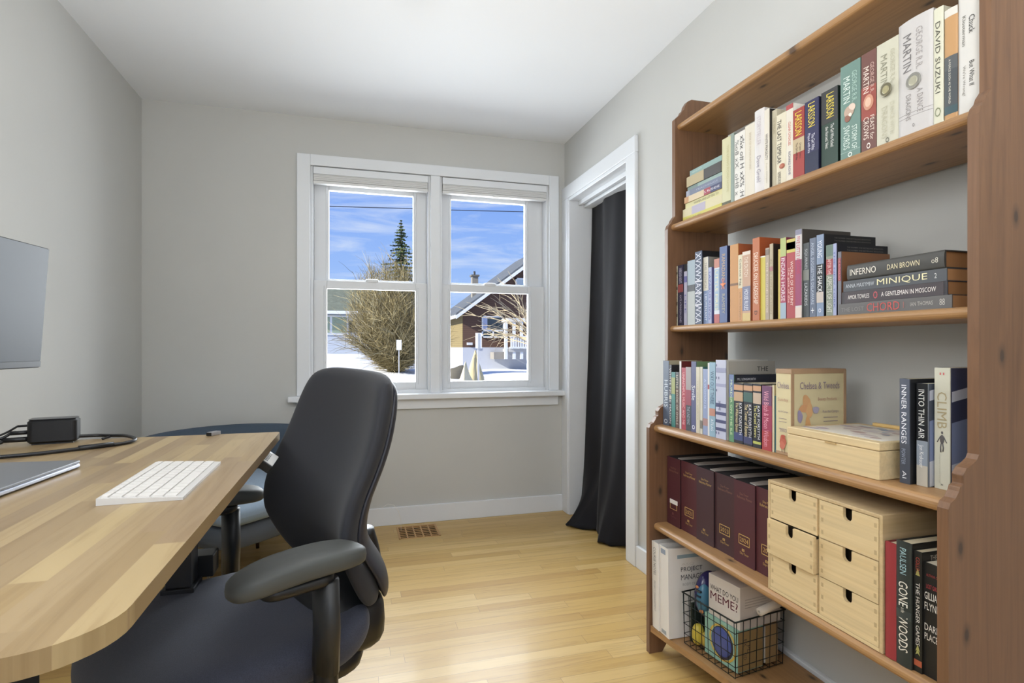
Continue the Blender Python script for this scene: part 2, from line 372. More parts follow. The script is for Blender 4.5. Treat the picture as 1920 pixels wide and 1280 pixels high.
# ---- closet curtain: a falling cloth that spills over the threshold
FL = [(0, 1.415, 3.335), (.12, 1.24, 3.15), (.22, 1.262, 3.09), (.34, 1.375, 3.0), (.46, 1.36, 2.93), (.56, 1.30, 2.82), (.66, 1.335, 2.76), (.78, 1.43, 2.70), (.9, 1.45, 2.62), (1, 1.47, 2.52)]
def pl(T_, s):
    for i in range(len(T_)-1):
        if s <= T_[i+1][0]:
            a, b = T_[i], T_[i+1]; k = (s-a[0])/(b[0]-a[0]); k = k*k*(3-2*k)*.5+k*.5
            return tuple(a[j]+(b[j]-a[j])*k for j in range(1, len(a)))
    return T_[-1][1:]
def curt(s, v):                                          # v 0 top .. 1 floor
    yt = 3.335+(2.46-3.335)*s; fold = math.sin(s*13.5-1.6*v+.4)*.030*(.5+.7*v)+math.sin(s*37+1+v)*.004
    fold += .03*v*math.exp(-((s-.28)/.07)**2)-.045*v*math.exp(-((s-.62)/.10)**2)
    xt = 1.492-.03*v; y = yt+.10*v*math.sin(s*3.1)*(s-.5); x = xt+fold-.07*v*v*max(0, math.sin(s*3.14))
    bx, by = pl(FL, s); k = max(0, (v-.80)/.20)**2.2
    kk = .55*max(0, v-.3)/.7*.35
    x = x*(1-k)+bx*k; y = y*(1-k)+by*k
    z = 2.03*(1-v)**1.0
    return (x, y, max(z, .004+.01*abs(math.sin(s*23))*(1 if v > .97 else 0)))
m = MB(); m.grid(110, 70, curt, M['cloth'])
cu = m.build('curtain'); tag(cu, 'black cloth curtain hanging in the white closet doorway and pooling on the floor', 'curtain')
sd = cu.modifiers.new('t', 'SOLIDIFY'); sd.thickness = .003
cr = MB().tube([(1.505, dy0+.009, 2.01), (1.505, dy1-.009, 2.01)], .008, M['chrome'], 10).build('curtain_rod')
tag(cr, 'thin metal rod across the top of the closet doorway holding the black curtain', 'rod')
# ---- folded blinds
for k, (a, b) in enumerate(((wx0+.016, .447), (.538, wx1-.016))):
    t_ = thing('window_blind', ((a+b)/2, YB+.012, 2.06), ['white blind folded up at the top of the left window', 'white blind folded up at the top of the right window'][k], 'blind', 'folded white blinds')
    MB().box((a, YB-.012, 2.105), (b, YB+.03, 2.148), M['trim']).build('headrail', t_, .003)
    m = MB()
    for i in range(7):
        z = 2.068+i*.0052; m.box((a+.002, YB-.010+.002*(i % 2), z), (b-.002, YB+.026, z+.0044), mat('dcdcda', .7))
    m.build('folded_fabric', t_)
    MB().box((a, YB-.012, 2.050), (b, YB+.028, 2.066), mat('dfdfdd', .6)).build('bottom_rail', t_, .003)
    MB().sq(((a+b)/2, YB-.012, 2.05), (.022, .006, .006), mat('f2f2ef', .4)).build('pull_tab', t_)
# ---- ceiling lamp with a pointed glass tip
lt = thing('ceiling_lamp', (.205, 1.70, 2.30), 'white glass ceiling lamp whose pointed tip hangs into the top of the frame', 'lamp')
MB().lathe([(0, 0), (.07, 0), (.075, .012), (.075, .03)], (.205, 1.72, 2.41), M['chrome'], 32).build('canopy', lt)
m = MB(); pr = [(.0, 0), (.004, .004), (.018, .035), (.045, .07), (.10, .11), (.135, .17), (.14, .2), (.075, .265)]
m.lathe(pr, (.205, 1.70, 2.146), mat('f6f6f4', .2, 0, .55), 8, False); m.build('glass_shade', lt)
pt = lamp('POINT', 'ceiling_lamp_bulb', (.205, 1.70, 1.72), 6.5, (1, .98, .96), shadow_soft_size=.16)
# ---- floor register
vt = thing('floor_register', ((vx0+vx1)/2, (vy0+vy1)/2, 0), 'brown wooden floor register set into the oak floor under the window', 'vent')
rg = mat('b88f5c', .5); m = MB()
for a, b in (((vx0, vy0), (vx1, vy0+.012)), ((vx0, vy1-.012), (vx1, vy1)), ((vx0, vy0), (vx0+.012, vy1)), ((vx1-.012, vy0), (vx1, vy1))): m.box((a[0], a[1], -.004), (b[0], b[1], .003), rg)
m.build('register_frame', vt, .0015)
m = MB()
for i in range(1, 5): x = vx0+.006+(vx1-vx0-.012)*i/5; m.box((x-.0035, vy0+.012, -.003), (x+.0035, vy1-.012, .002), rg)
for i in range(1, 7): y = vy0+.006+(vy1-vy0-.012)*i/7; m.box((vx0+.012, y-.004, -.0015), (vx1-.012, y+.0045, .0015), rg)
m.build('grille', vt)
m = MB(); dk_ = mat('100c09', .9); e_ = .0015  # near-black liner: the shade inside the slots put into its colour
for a_, b_ in (((vx0, vy0), (vx0+e_, vy1)), ((vx1-e_, vy0), (vx1, vy1)), ((vx0, vy0), (vx1, vy0+e_)), ((vx0, vy1-e_), (vx1, vy1))): m.box((a_[0], a_[1], -.10), (b_[0], b_[1], -.0045), dk_)
m.box((vx0, vy0, -.102), (vx1, vy1, -.0995), dk_)
m.build('dark_liner', vt)
wr = MB().tube([(.275, 3.36, -.01), (.275, 3.37, .05), (.262, 3.39, .10), (.235, 3.41, .135), (.2, 3.42, .14), (.165, 3.42, .12)], .0011, mat('e8e4da', .5), 6).build('wire')
tag(wr, 'thin pale wire sticking up out of the floor register', 'wire')
BOOKS=[
 (1,1.5090,1.4676,1.1250,0.215,0.140,'d9d3a4','c9c59a',0,[(0.93, 0.99, '5a5a3a')],[('THE LONG ROAD HOME', 0.12, 0.8, 0.68, 0.25, 'b8b487')],'cream-yellow paperback standing against the flat pile on the highest shelf'),
 (1,1.4673,1.4526,1.1250,0.218,0.150,'93a59a','7d8c82',0,[],[],'thin grey-green book beside the white one with black doodles, highest shelf'),
 (1,1.4501,1.4019,1.1250,0.209,0.150,'ebe7dd','e6e0d4',0,[],[('x%x o# H xX% :H', 0.06, 0.94, 0.72, 0.42, '4a4a4a'), ('%o8 xX  oH8 x', 0.1, 0.9, 0.25, 0.34, '7a7a76')],'white book with black doodled symbols all over its spine, highest shelf'),
 (1,1.4016,1.3607,1.1250,0.216,0.150,'e6ddc9','dccfb8',0,[],[('BOOK OF HUMAN NATURES', 0.12, 0.62, 0.55, 0.22, 'c4b8a2')],'plain cream book with faint lettering beside the doodled one'),
 (1,1.3604,1.3214,1.1250,0.242,0.155,'e4dfdc','d8d2cc',1,[],[('STORYTELLER', 0.08, 0.42, 0.5, 0.4, 'c4b9bd'), ('Dave Grohl', 0.55, 0.86, 0.5, 0.42, '8d8796')],'pale lilac-white hardback with thin grey serif lettering, highest shelf'),
 (1,1.3211,1.3024,1.1250,0.231,0.150,'ebe2cf','1d1a18',0,[],[('WHITE FRAGILITY', 0.3, 0.62, 0.5, 0.5, '4b4642'), ('Robin DiAngelo', 0.66, 0.9, 0.5, 0.35, 'b3aa99')],'narrow cream book with a black side on the highest shelf'),
 (1,1.3021,1.2851,1.1350,0.223,0.130,'dcd2b2','cfc4a6',0,[],[('THE TEMPLARS', 0.1, 0.3, 0.5, 0.4, 'b5ab8c')],'narrow buff paperback between the black-sided and the templar paperbacks'),
 (1,1.2761,1.2406,1.1270,0.198,0.120,'e7ddbe','ddd2b4',0,[],[('THE LAST TEMPLAR', 0.08, 0.68, 0.3, 0.42, '2f2b28'), ('RAYMOND KHOURY', 0.8, 0.97, 0.3, 0.36, '4a4038')],'buff paperback with tall black capitals and a red seal on the highest shelf'),
 (1,1.2403,1.2160,1.1270,0.210,0.140,'e9e0cc','efe9dc',0,[(0, 0.06, 'c24a4a')],[('CLEAR CHOICES', 0.22, 0.52, 0.5, 0.35, 'c4574e'), ('RICHARD ROHR', 0.6, 0.9, 0.5, 0.35, '6a6480')],'cream paperback with a red tip beside the red thriller'),
 (1,1.2138,1.1757,1.1250,0.186,0.115,'b3382f','7c2620',0,[(0.42, 0.62, 'cdb489')],[('LARSSON', 0.05, 0.38, 0.5, 0.6, 'e9d24a'), ('The Girl with the', 0.48, 0.72, 0.35, 0.2, '3a2a20'), ('Dragon Tattoo', 0.5, 0.72, 0.65, 0.2, '3a2a20')],'red thriller paperback with yellow capitals on the highest shelf'),
 (1,1.1739,1.1294,1.1250,0.190,0.115,'2c2c5a','14142a',0,[(0.7, 1, '20284a')],[('LARSSON', 0.04, 0.36, 0.5, 0.5, 'e3cf4e'), ('The Girl Who', 0.46, 0.68, 0.62, 0.24, 'dcdbe8'), ('Played with Fire', 0.44, 0.7, 0.3, 0.24, 'dcdbe8')],'navy thriller paperback with yellow capitals on the highest shelf'),
 (1,1.1251,1.0757,1.1290,0.194,0.115,'2f4a3f','17201c',0,[(0, 0.42, '3c3d3f')],[('LARSSON', 0.05, 0.36, 0.55, 0.46, 'e3cf4e'), ('The Girl Who Kicked', 0.45, 0.74, 0.68, 0.2, 'e0e0da'), ("the Hornets' Nest", 0.46, 0.74, 0.36, 0.2, 'e0e0da')],'dark green thriller paperback with yellow capitals on the highest shelf'),
 (1,1.0643,1.0103,1.1250,0.228,0.140,'6f9488','4c6b62',0,[(0.905, 0.912, '9ab8ae')],[('GEORGE R.R.', 0.1, 0.42, 0.72, 0.24, 'a9c3b8'), ('MARTIN', 0.13, 0.4, 0.33, 0.34, 'd5e2da'), ('STORM OF', 0.66, 0.9, 0.72, 0.26, 'd5e2da'), ('SWORDS', 0.64, 0.88, 0.32, 0.32, 'd5e2da'), ('o', 0.92, 0.97, 0.5, 0.22, 'e8efe8')],'tall teal fantasy volume with a pale dragon emblem'),
 (1,1.0075,0.9696,1.1250,0.229,0.140,'7a4b42','5a332c',0,[(0.34, 0.66, 'a8493c')],[('GEORGE R.R.', 0.12, 0.42, 0.74, 0.26, 'c9a89c'), ('MARTIN', 0.14, 0.4, 0.34, 0.38, 'e8d8cc'), ('FEAST for', 0.64, 0.88, 0.74, 0.28, 'e3d2c4'), ('CROWS', 0.64, 0.86, 0.34, 0.36, 'e8d8cc'), ('o', 0.9, 0.96, 0.5, 0.26, 'f0e6dc')],'brick-red fantasy volume between the teal and the cream ones'),
 (1,0.9683,0.9166,1.1250,0.230,0.145,'d2ceb6','bfb9a0',0,[],[('GEORGE R.R.', 0.1, 0.42, 0.74, 0.2, 'b4b09a'), ('MARTIN', 0.12, 0.42, 0.34, 0.3, '8c8a76'), ('DANCE WITH', 0.6, 0.9, 0.72, 0.2, 'bdb9a2'), ('DRAGONS', 0.62, 0.92, 0.36, 0.26, 'b7b39c'), ('o', 0.92, 0.97, 0.5, 0.16, '5a584c')],'cream fantasy volume with a small round gold shield'),
 (1,0.9163,0.8426,1.1250,0.244,0.150,'cfc9c6','b8b2b0',1,[(0.83, 0.833, '9a9492'), (0.8, 0.803, '9a9492')],[('GEORGE R.R.', 0.1, 0.45, 0.66, 0.18, 'a39d9a'), ('MARTIN', 0.12, 0.44, 0.3, 0.26, '6f6b6a'), ('A DANCE', 0.62, 0.82, 0.68, 0.16, '96908d'), ('DRAGONS', 0.64, 0.86, 0.34, 0.16, '8a8582'), ('o', 0.9, 0.93, 0.5, 0.06, '6a6664')],'thickest grey-white hardback with a round metal shield, highest shelf'),
 (1,0.8423,0.8226,1.1250,0.237,0.150,'dedbc0','cfcbb0',1,[],[('DAVID SUZUKI', 0.12, 0.72, 0.5, 0.5, '4c4a40'), ('O', 0.84, 0.92, 0.5, 0.6, '7a8060')],'pale green-cream hardback with tall thin grey capitals'),
 (1,0.8205,0.7953,1.1250,0.222,0.150,'d09a5e','dfd8ca',1,[(0, 0.07, 'e2dccf'), (0.42, 0.54, '5b5f62'), (0.54, 0.86, '4c5356'), (0.86, 0.93, '3f5a60')],[('A FORCE SUCH AS THE WORLD', 0.45, 0.84, 0.45, 0.16, 'ded8c8')],'orange hardback with a charcoal key-shaped stripe, highest shelf'),
 (1,0.7943,0.7518,1.1250,0.239,0.150,'ddd9d1','d3cfc8',1,[],[('Chuck', 0.22, 0.36, 0.62, 0.24, '26241f'), ('Klosterman', 0.2, 0.44, 0.28, 0.16, '6a675f'), ('But What If', 0.58, 0.78, 0.62, 0.2, '26241f'), ("We're Wrong?", 0.6, 0.84, 0.28, 0.16, '7c786e')],'white hardback with handwritten black title nearest the tall side board'),
 (2,1.7550,1.7510,1.1180,0.214,0.130,'d8d2b4','9a947c',0,[(0.1, 0.14, '2c2c2c'), (0.35, 0.4, '2c2c2c'), (0.6, 0.66, '2c2c2c'), (0.8, 0.85, '2c2c2c')],[('xX8xX8xX8xX8x', 0.04, 0.96, 0.5, 0.6, '2e2c2a')],'narrow cream book with black patterns, farthest on the second shelf'),
 (2,1.7476,1.7142,1.1180,0.215,0.130,'33304a','22203a',0,[(0.32, 0.45, 'a04a4c')],[('UNBROKEN NIGHTS', 0.05, 0.3, 0.5, 0.5, 'c6c3d8'), ('KATE ATKINSON JONES', 0.5, 0.95, 0.5, 0.4, 'b9b6cc')],'dark plum paperback with a red patch on the second shelf'),
 (2,1.7139,1.6960,1.1210,0.215,0.130,'c9c8e0','8a8cae',0,[(0, 0.12, '35353a'), (0.2, 0.3, '7c7cc0')],[('LIFE', 0.5, 0.8, 0.5, 0.5, '6a6cae')],'narrow lilac-white book with a black tip on the second shelf'),
 (2,1.6883,1.6444,1.1180,0.222,0.130,'9fb3c1','8299a8',0,[(0.38, 0.48, '46494d'), (0.48, 1, 'b9bfbd')],[],'pale blue-grey book with a dark blot on the second shelf'),
 (2,1.6441,1.6054,1.1180,0.246,0.140,'4a5876','16171c',0,[(0.4, 0.42, 'e0e0e8'), (0.56, 0.58, 'e0e0e8'), (0.72, 0.74, 'e0e0e8')],[('XVXWXAXVXWXA', 0.02, 0.98, 0.5, 0.8, 'd8dbe6')],'black book with a white zigzag pattern on its spine, second shelf'),
 (2,1.6051,1.5791,1.1240,0.222,0.125,'7d94c4','9a9488',0,[(0, 0.5, 'ded6c4')],[('THE FRENCH', 0.08, 0.46, 0.5, 0.5, '8d877b'), ('LIEUTENANT', 0.55, 0.95, 0.5, 0.45, 'dfe4f0')],'paperback half cream half blue on the second shelf'),
 (2,1.5788,1.5621,1.1240,0.185,0.120,'a9b2da','5f5fa8',0,[],[('LAZARUS RISING', 0.08, 0.92, 0.5, 0.6, '4c5490')],'short lilac paperback between the half-blue and the pale blue ones'),
 (2,1.5399,1.5129,1.1180,0.206,0.125,'d8e0ea','aab6c4',0,[(0, 0.14, 'c97a62'), (0.16, 0.8, '9fb9d6'), (0.86, 1, 'c2504a')],[('LITTLE FIRES', 0.18, 0.8, 0.5, 0.5, 'e0d9a8')],'white and sky-blue paperback with a red foot on the second shelf'),
 (2,1.5126,1.4763,1.1180,0.240,0.150,'4c639c','1f2850',0,[],[('RAMADAN', 0.1, 0.42, 0.55, 0.45, 'c4a77c'), ('*', 0.42, 0.56, 0.5, 0.7, 'e08a5c'), ('RAMSEY', 0.62, 0.88, 0.55, 0.4, 'a9a48c')],'royal blue hardback with an orange starburst, second shelf'),
 (2,1.4610,1.4240,1.1180,0.237,0.160,'d58f42','b4582c',0,[(0.5, 0.53, '8a5a2c')],[],'wide amber book with a rust-orange side on the second shelf'),
 (2,1.4237,1.4049,1.1180,0.201,0.120,'e7d9b2','d8b27a',0,[(0.5, 1, 'd9964e')],[('Celeste Ng', 0.06, 0.46, 0.5, 0.6, '4a4438'), ('Little Fires Everywhere', 0.56, 0.97, 0.5, 0.5, '7c5a30')],'narrow paperback, cream above and orange below, second shelf'),
 (2,1.4046,1.3702,1.1180,0.207,0.120,'cf9f7e','c4622e',0,[(0, 0.05, 'e6d6c4'), (0.5, 0.85, '75799a'), (0.88, 1, 'e0c070')],[('THE DUTCH', 0.08, 0.36, 0.5, 0.45, 'e9dccb'), ('HOUSE RULES', 0.54, 0.84, 0.5, 0.5, 'dfe0ea')],'peach and slate-blue patterned paperback on the second shelf'),
 (2,1.3611,1.3325,1.1180,0.239,0.150,'cf6c33','b9501f',0,[],[('DRUCKER ON LEADERSHIP', 0.18, 0.8, 0.5, 0.62, 'f0ddc8'), ('D', 0.88, 0.93, 0.5, 0.4, '3a2a22')],'tall orange hardback with white capitals on the second shelf'),
 (2,1.3322,1.3125,1.1210,0.183,0.115,'e2cf4c','cdb63a',0,[(0, 0.02, 'f0ead8')],[],'plain lemon yellow paperback on the second shelf'),
 (2,1.3122,1.2978,1.1210,0.203,0.120,'b9a58e','a8947c',0,[(0.02, 0.1, '8a786a')],[('THE ROUND HOUSE', 0.2, 0.9, 0.5, 0.45, 'dacbb8')],'narrow taupe paperback right of the lemon yellow one'),
 (2,1.2957,1.2834,1.1210,0.212,0.140,'c2b08e','2c211c',0,[(0.3, 0.36, 'c47c86')],[('IN THE SKIN OF A LION', 0.2, 0.92, 0.5, 0.4, '8c7a5c')],'narrow khaki book with a near-black side on the second shelf'),
 (2,1.2599,1.2520,1.1180,0.191,0.115,'dfc24a','cdb03c',0,[],[],'thin golden yellow paperback on the second shelf'),
 (2,1.2517,1.2307,1.1180,0.219,0.130,'b8395c','8a2c48',0,[(0, 0.23, 'bcc774'), (0.8, 1, '9fb4c6')],[('INDIAN HORSE', 0.25, 0.78, 0.5, 0.66, 'e4d7dc')],'paperback striped lime, magenta and pale blue on the second shelf'),
 (2,1.2288,1.1989,1.1180,0.211,0.125,'bf3f44','9a2e32',0,[(0, 0.17, 'd9c857'), (0.04, 0.13, '4a4a40')],[('WORLD OF DESTINY', 0.28, 0.84, 0.62, 0.32, 'f0dcd4'), ('the gate of the', 0.36, 0.8, 0.26, 0.26, 'e9c4bc')],'red paperback with a yellow picture at its head, second shelf'),
 (2,1.1986,1.1772,1.1180,0.231,0.160,'dcd6d4','47403a',0,[(0, 0.06, '8d8ca4'), (0.34, 0.86, 'a83a6a'), (0.88, 1, 'e6cfc2')],[('FIVE LITTLE INDIANS', 0.08, 0.5, 0.5, 0.55, 'b93550')],'tall white and magenta book with dark patterned side, second shelf'),
 (2,1.1761,1.1568,1.1220,0.192,0.120,'565c60','3f4448',0,[(0.36, 0.5, '8b8e86')],[('SQUIRREL', 0.08, 0.36, 0.5, 0.5, 'b9bec0'), ('LAZARIDIS', 0.54, 0.84, 0.5, 0.5, 'ccd0d2')],'dark grey paperback with pale capitals on the second shelf'),
 (2,1.1551,1.1347,1.1220,0.201,0.130,'6b7890','50596c',0,[],[('ANGEL SUGGESTIVE DELAWARE', 0.06, 0.84, 0.5, 0.45, 'b9c2d2'), ('+', 0.88, 0.95, 0.5, 0.5, 'e0e4ea')],'slate blue paperback beside the black-sided bestseller'),
 (2,1.1290,1.1076,1.1180,0.204,0.165,'8398b8','17181b',0,[(0.36, 0.7, '1f2227'), (0.7, 0.83, 'cfc0b4')],[('YOUNG', 0.07, 0.28, 0.5, 0.66, 'e6e8ee'), ('THE SHACK', 0.37, 0.7, 0.5, 0.66, 'f0f0f0'), ('o', 0.9, 0.95, 0.5, 0.4, 'dcdce4')],'blue-spined bestseller with a long black cover on the second shelf'),
 (2,1.1016,1.0810,1.1200,0.174,0.110,'8f9a86','6a6e66',0,[(0, 0.16, '6a8274'), (0.2, 0.42, 'b5474c')],[('AFTER THE', 0.2, 0.42, 0.5, 0.5, 'e6c8c4'), ('ASPECTS OF LIGHT', 0.44, 0.95, 0.5, 0.7, 'd8d6cc')],'sage green book with a red panel on the second shelf'),
 (2,1.0791,1.0698,1.1180,0.174,0.160,'aab3dc','15171f',0,[],[('THE NEW YORK', 0.1, 0.9, 0.5, 0.5, '5a64a4')],'narrow lilac book with a black bestseller cover, second shelf'),
 (2,1.0652,1.0561,1.1180,0.152,0.150,'7c7a86','8f5a34',0,[(0.1, 0.46, '9a4652')],[('THE ANTHOLOGY', 0.1, 0.45, 0.5, 0.6, 'd98a8a')],'book with brown cover and a dark feathered leaf behind the flat pile'),
 (3,1.7550,1.7181,1.0630,0.228,0.135,'5c6c84','b7ab8a',0,[],[('HUBRIS', 0.3, 0.72, 0.55, 0.62, 'd3dbe2'), ('o', 0.9, 0.97, 0.5, 0.6, 'd8dee4')],'slate-blue book with tall pale capitals, farthest on the third shelf'),
 (3,1.7147,1.7012,1.0630,0.214,0.125,'3c3c44','2a2a30',0,[(0.5, 0.56, 'd8c9a2')],[('WHITE NOISE MASON', 0.05, 0.95, 0.5, 0.8, 'dcdce0')],'thin black and white lettered book on the third shelf'),
 (3,1.7009,1.6779,1.0630,0.190,0.115,'3f8f86','2c2a3c',0,[(0.1, 0.4, 'a8b060')],[],'narrow teal paperback with a yellow-green patch, third shelf'),
 (3,1.6776,1.6568,1.0640,0.191,0.115,'6a4a42','3a2622',0,[(0, 0.3, '4a4c4c')],[('LITTLE BOOK OF OWLS', 0.06, 0.94, 0.5, 0.6, 'cfc4b4')],'narrow brown and charcoal patterned book on the third shelf'),
 (3,1.6520,1.6425,1.0630,0.228,0.140,'e4dfdc','6f1c1c',0,[],[],'thin white-spined book with a maroon cover on the third shelf'),
 (3,1.6409,1.6159,1.0640,0.207,0.120,'c5394a','a32c3a',0,[],[('UNFAITHFUL MUSIC AND ME', 0.08, 0.92, 0.5, 0.5, 'eebfc0')],'crimson paperback left of the one with a portrait, third shelf'),
 (3,1.6144,1.5841,1.0630,0.210,0.120,'3f4650','2b2f36',0,[(0, 0.36, 'a79a9a'), (0.36, 0.6, 'a83a50')],[('THE UNDYING', 0.62, 0.9, 0.5, 0.5, 'a9b2bc')],'paperback with a face, a red band and a charcoal foot'),
 (3,1.5838,1.5577,1.0630,0.229,0.140,'54588c','6a8a5c',0,[],[('Smile', 0.34, 0.55, 0.5, 0.7, 'e6e8f4'), ('o', 0.9, 0.96, 0.5, 0.6, 'e6e8f4')],'indigo book with white script and a green cover, third shelf'),
 (3,1.5574,1.5376,1.0630,0.212,0.120,'dcd3b8','cfc6aa',0,[],[('THE OLD WAYS', 0.2, 0.8, 0.5, 0.3, 'b5aa88')],'plain ivory book right of the indigo one'),
 (3,1.5373,1.5250,1.0640,0.213,0.120,'e2dccb','3f7a78',0,[(0.8, 0.92, '8a8478')],[],'narrow ivory book with a grey picture near its foot'),
 (3,1.5222,1.4975,1.0640,0.207,0.110,'93a4d0','8b93ac',0,[(0.75, 0.86, 'b98a86')],[('A WOMAN IS', 0.15, 0.6, 0.5, 0.4, 'bcc8e4')],'periwinkle paperback on the third shelf'),
 (3,1.4961,1.4880,1.0630,0.227,0.130,'e9e6e4','3c5a86',0,[(0.3, 0.36, 'b9484c')],[],'very thin white book beside the sky-blue one, third shelf'),
 (3,1.4877,1.4590,1.0630,0.229,0.120,'8fb6cf','26324c',0,[(0.62, 0.72, 'cf8a72')],[('WAY OUT THERE', 0.12, 0.56, 0.5, 0.6, '3d5570'), ('ATLAS', 0.76, 0.92, 0.5, 0.45, 'dfe8ee')],'sky-blue paperback with a salmon band on the third shelf'),
 (3,1.4564,1.4085,1.0630,0.237,0.150,'c4c8e2','b9b7b0',0,[(0.1, 0.16, '9a9cc0'), (0.3, 0.34, 'a3a6cc'), (0.55, 0.6, '4a4e80'), (0.66, 0.7, '4a4e80'), (0.76, 0.8, '4a4e80'), (0.86, 0.9, '4a4e80')],[('. : . * . :', 0.05, 0.95, 0.3, 0.5, '3f4270')],'glossy silver-lilac book with blue dashes on the third shelf'),
 (3,1.4082,1.3990,1.0650,0.234,0.165,'9c9788','a8a298',0,[],[],'tall taupe book with THE printed on its cover, third shelf'),
 (3,1.3939,1.3725,1.0630,0.196,0.150,'5f9c6a','1f2435',0,[(0, 0.34, '6a7fb4')],[('MURDER ON THE ILE', 0.08, 0.9, 0.5, 0.4, 'cfe0b4')],'paperback blue above and green below with a navy cover'),
 (3,1.3722,1.3335,1.0630,0.173,0.110,'20222c','1b1c22',0,[(0.03, 0.12, 'd9a070'), (0.15, 0.3, 'cfa87c'), (0.82, 0.95, '3c4a86')],[('The Wilderness Queen', 0.33, 0.82, 0.34, 0.36, 'ecd9a4'), ('KATE FORSYTH', 0.33, 0.85, 0.74, 0.3, 'e4e4ea')],'black fantasy paperback with an orange picture, left of its two twins'),
 (3,1.3313,1.2942,1.0630,0.175,0.110,'20222c','1b1c22',0,[(0.04, 0.12, 'd9a070'), (0.15, 0.3, '3f6a60'), (0.86, 0.97, '3f4474')],[('The Tower of Ravens', 0.34, 0.86, 0.34, 0.36, 'ecd9a4'), ('KATE FORSYTH', 0.34, 0.86, 0.74, 0.3, 'e4e4ea')],'black fantasy paperback with a green picture, middle of three twins'),
 (3,1.2921,1.2608,1.0630,0.175,0.110,'20222c','1b1c22',0,[(0.03, 0.11, 'd9a070'), (0.14, 0.31, 'cfb49a'), (0.9, 0.94, 'c9cf5a')],[('The Cursed Towers', 0.34, 0.84, 0.34, 0.36, 'e6e08a'), ('KATE FORSYTH', 0.34, 0.86, 0.74, 0.3, 'e4e4ea')],'black fantasy paperback with a cream picture, right of its two twins'),
 (3,1.2567,1.2209,1.0630,0.172,0.115,'b5355a','8a3a66',0,[(0, 0.3, '7a4470'), (0.7, 1, 'c23a40')],[('Wild Bitch & Moon Wisdom', 0.08, 0.94, 0.45, 0.5, 'e8a2b4')],'paperback shading purple to red with pink script, third shelf'),
 (3,1.2189,1.2131,1.0630,0.176,0.120,'e4d6ae','d9c896',0,[],[],'thin cream booklet right of the purple-red paperback'),
 (3,1.2128,1.2059,1.0650,0.148,0.110,'3f6f78','345c64',0,[],[],'thin teal booklet against the painted wooden book box'),
]
# ---------------------------------------------------------------- books
def mute(h, k=.17, d=.94):
    c = [int(h[i:i+2], 16) for i in (0, 2, 4)]; g_ = sum(c)/3
    return ''.join('%02x' % max(0, min(255, int((v+(g_-v)*k)*d))) for v in c)
PG = [mat('d9cdae', .9), mat('cfc3a6', .9), mat('e2dac4', .9)]
def book(label, d, t, h, sp, sd, hard, bands=(), texts=(), group=None, pages=None, cat='book', name='book', extra=None, up=1):
    """local frame: x into the shelf from the spine, y across the thickness (-y = side to the viewer's right), z up"""
    ro = thing(name, (0, 0, 0), label, cat, group)
    S = mat(mute(sp), .5); D = mat(mute(sd), .45); m = MB(); bul = .07*t if hard else .0
    c = .0026 if hard else .0011
    if t < .012: c = min(c, t*.16)
    bend = lambda y: -bul*(1-min(1, (2*y/t))**2) if hard else 0
    n = 8 if hard else 1
    ys = [-t/2+t*i/n for i in range(n+1)]
    pts = [(bend(y), y) for y in ys]+[(c+.001, t/2), (c+.001, -t/2)]
    m.prism(list(reversed(pts)), 0, h, S, 2, hard)
    m.box((c+.001, -t/2, 0), (d, -t/2+c, h), D); m.box((c+.001, t/2-c, 0), (d, t/2, h), D)
    for a, b, hx in bands:
        bp = [(bend(y)-.0004, y) for y in ys]; bp += [(x+.0012, y) for x, y in reversed(bp)]
        m.prism(list(reversed(bp)), h*(1-b), h*(1-a), mat(mute(hx), .5))
    for s_, v0, v1, u, hf, hx in texts:
        yc = t/2-t*u if False else t*(.5-u)*-1
        # u = 1 is the top of the letters, to the viewer's right (-y)
        yc = -(u-.5)*t
        m.text(s_, (-.0007, yc, h*(1-(v0+v1)/2)), (0, 0, -1), (0, -1, 0), h*(v1-v0), t*hf, mat(hx, .5), .008, (lambda v: (bend(v.y)-.0007, v.y, v.z)))
    if extra: extra(m, d, t, h)
    m.build('cover', ro)
    e = (.006 if name == 'planner_binder' else .003) if hard else .0006
    m = MB(); m.box((c+.0016, -t/2+c+.0002, e), (d-e-.001, t/2-c-.0002, h-e), pages or random.choice(PG)); m.build('page_block', ro)
    return ro
def side_text(s_, x0, x1, z0, z1, hx):
    def f(m, d, t, h): m.text(s_, ((x0+x1)/2, -t/2-.0006, h-(z0+z1)/2), (1, 0, 0), (0, 0, 1), x1-x0, z1-z0, mat(hx, .5), .006)
    return f
def leaf(m, d, t, h):
    for i in range(26):
        a = random.uniform(.2, 2.9); l = random.uniform(.012, .03); r0 = .012
        cx, cz = .062, h-.052
        p = [(cx+math.cos(a)*r0, cz+math.sin(a)*r0), (cx+math.cos(a+.12)*l+.004, cz+math.sin(a+.12)*l), (cx+math.cos(a+.3)*r0, cz+math.sin(a+.3)*r0)]
        m.add([(x, -t/2-.0006, z) for x, z in p], [(0, 1, 2)], mat('2e1c1e', .6))
def tiny(m, d, t, h):
    for i in range(2): m.text('THE NUMBER ONE BESTSELLING SENSATION', (d*.55, -t/2-.0006, h-.008-.007*i), (1, 0, 0), (0, 0, 1), d*.7, .003, mat('6f6c66', .5), .01)
def disc_on(v, rx, rv, hx, hx2=None, rough=.35, metal=.3, u=0.):
    def f(m, d, t, h):
        z = h*(1-v); bx = -.07*t-.0012 if t > .05 else -.0009
        m.sq((bx, u*t, z), (.0012, rx*t, rv), mat(hx, rough, metal), .5, 1, 24, 8, 0)
        if hx2: m.sq((bx-.0008, u*t, z), (.001, rx*t*.62, rv*.62), mat(hx2, rough, metal), .5, 1, 20, 6, 0)
    return f
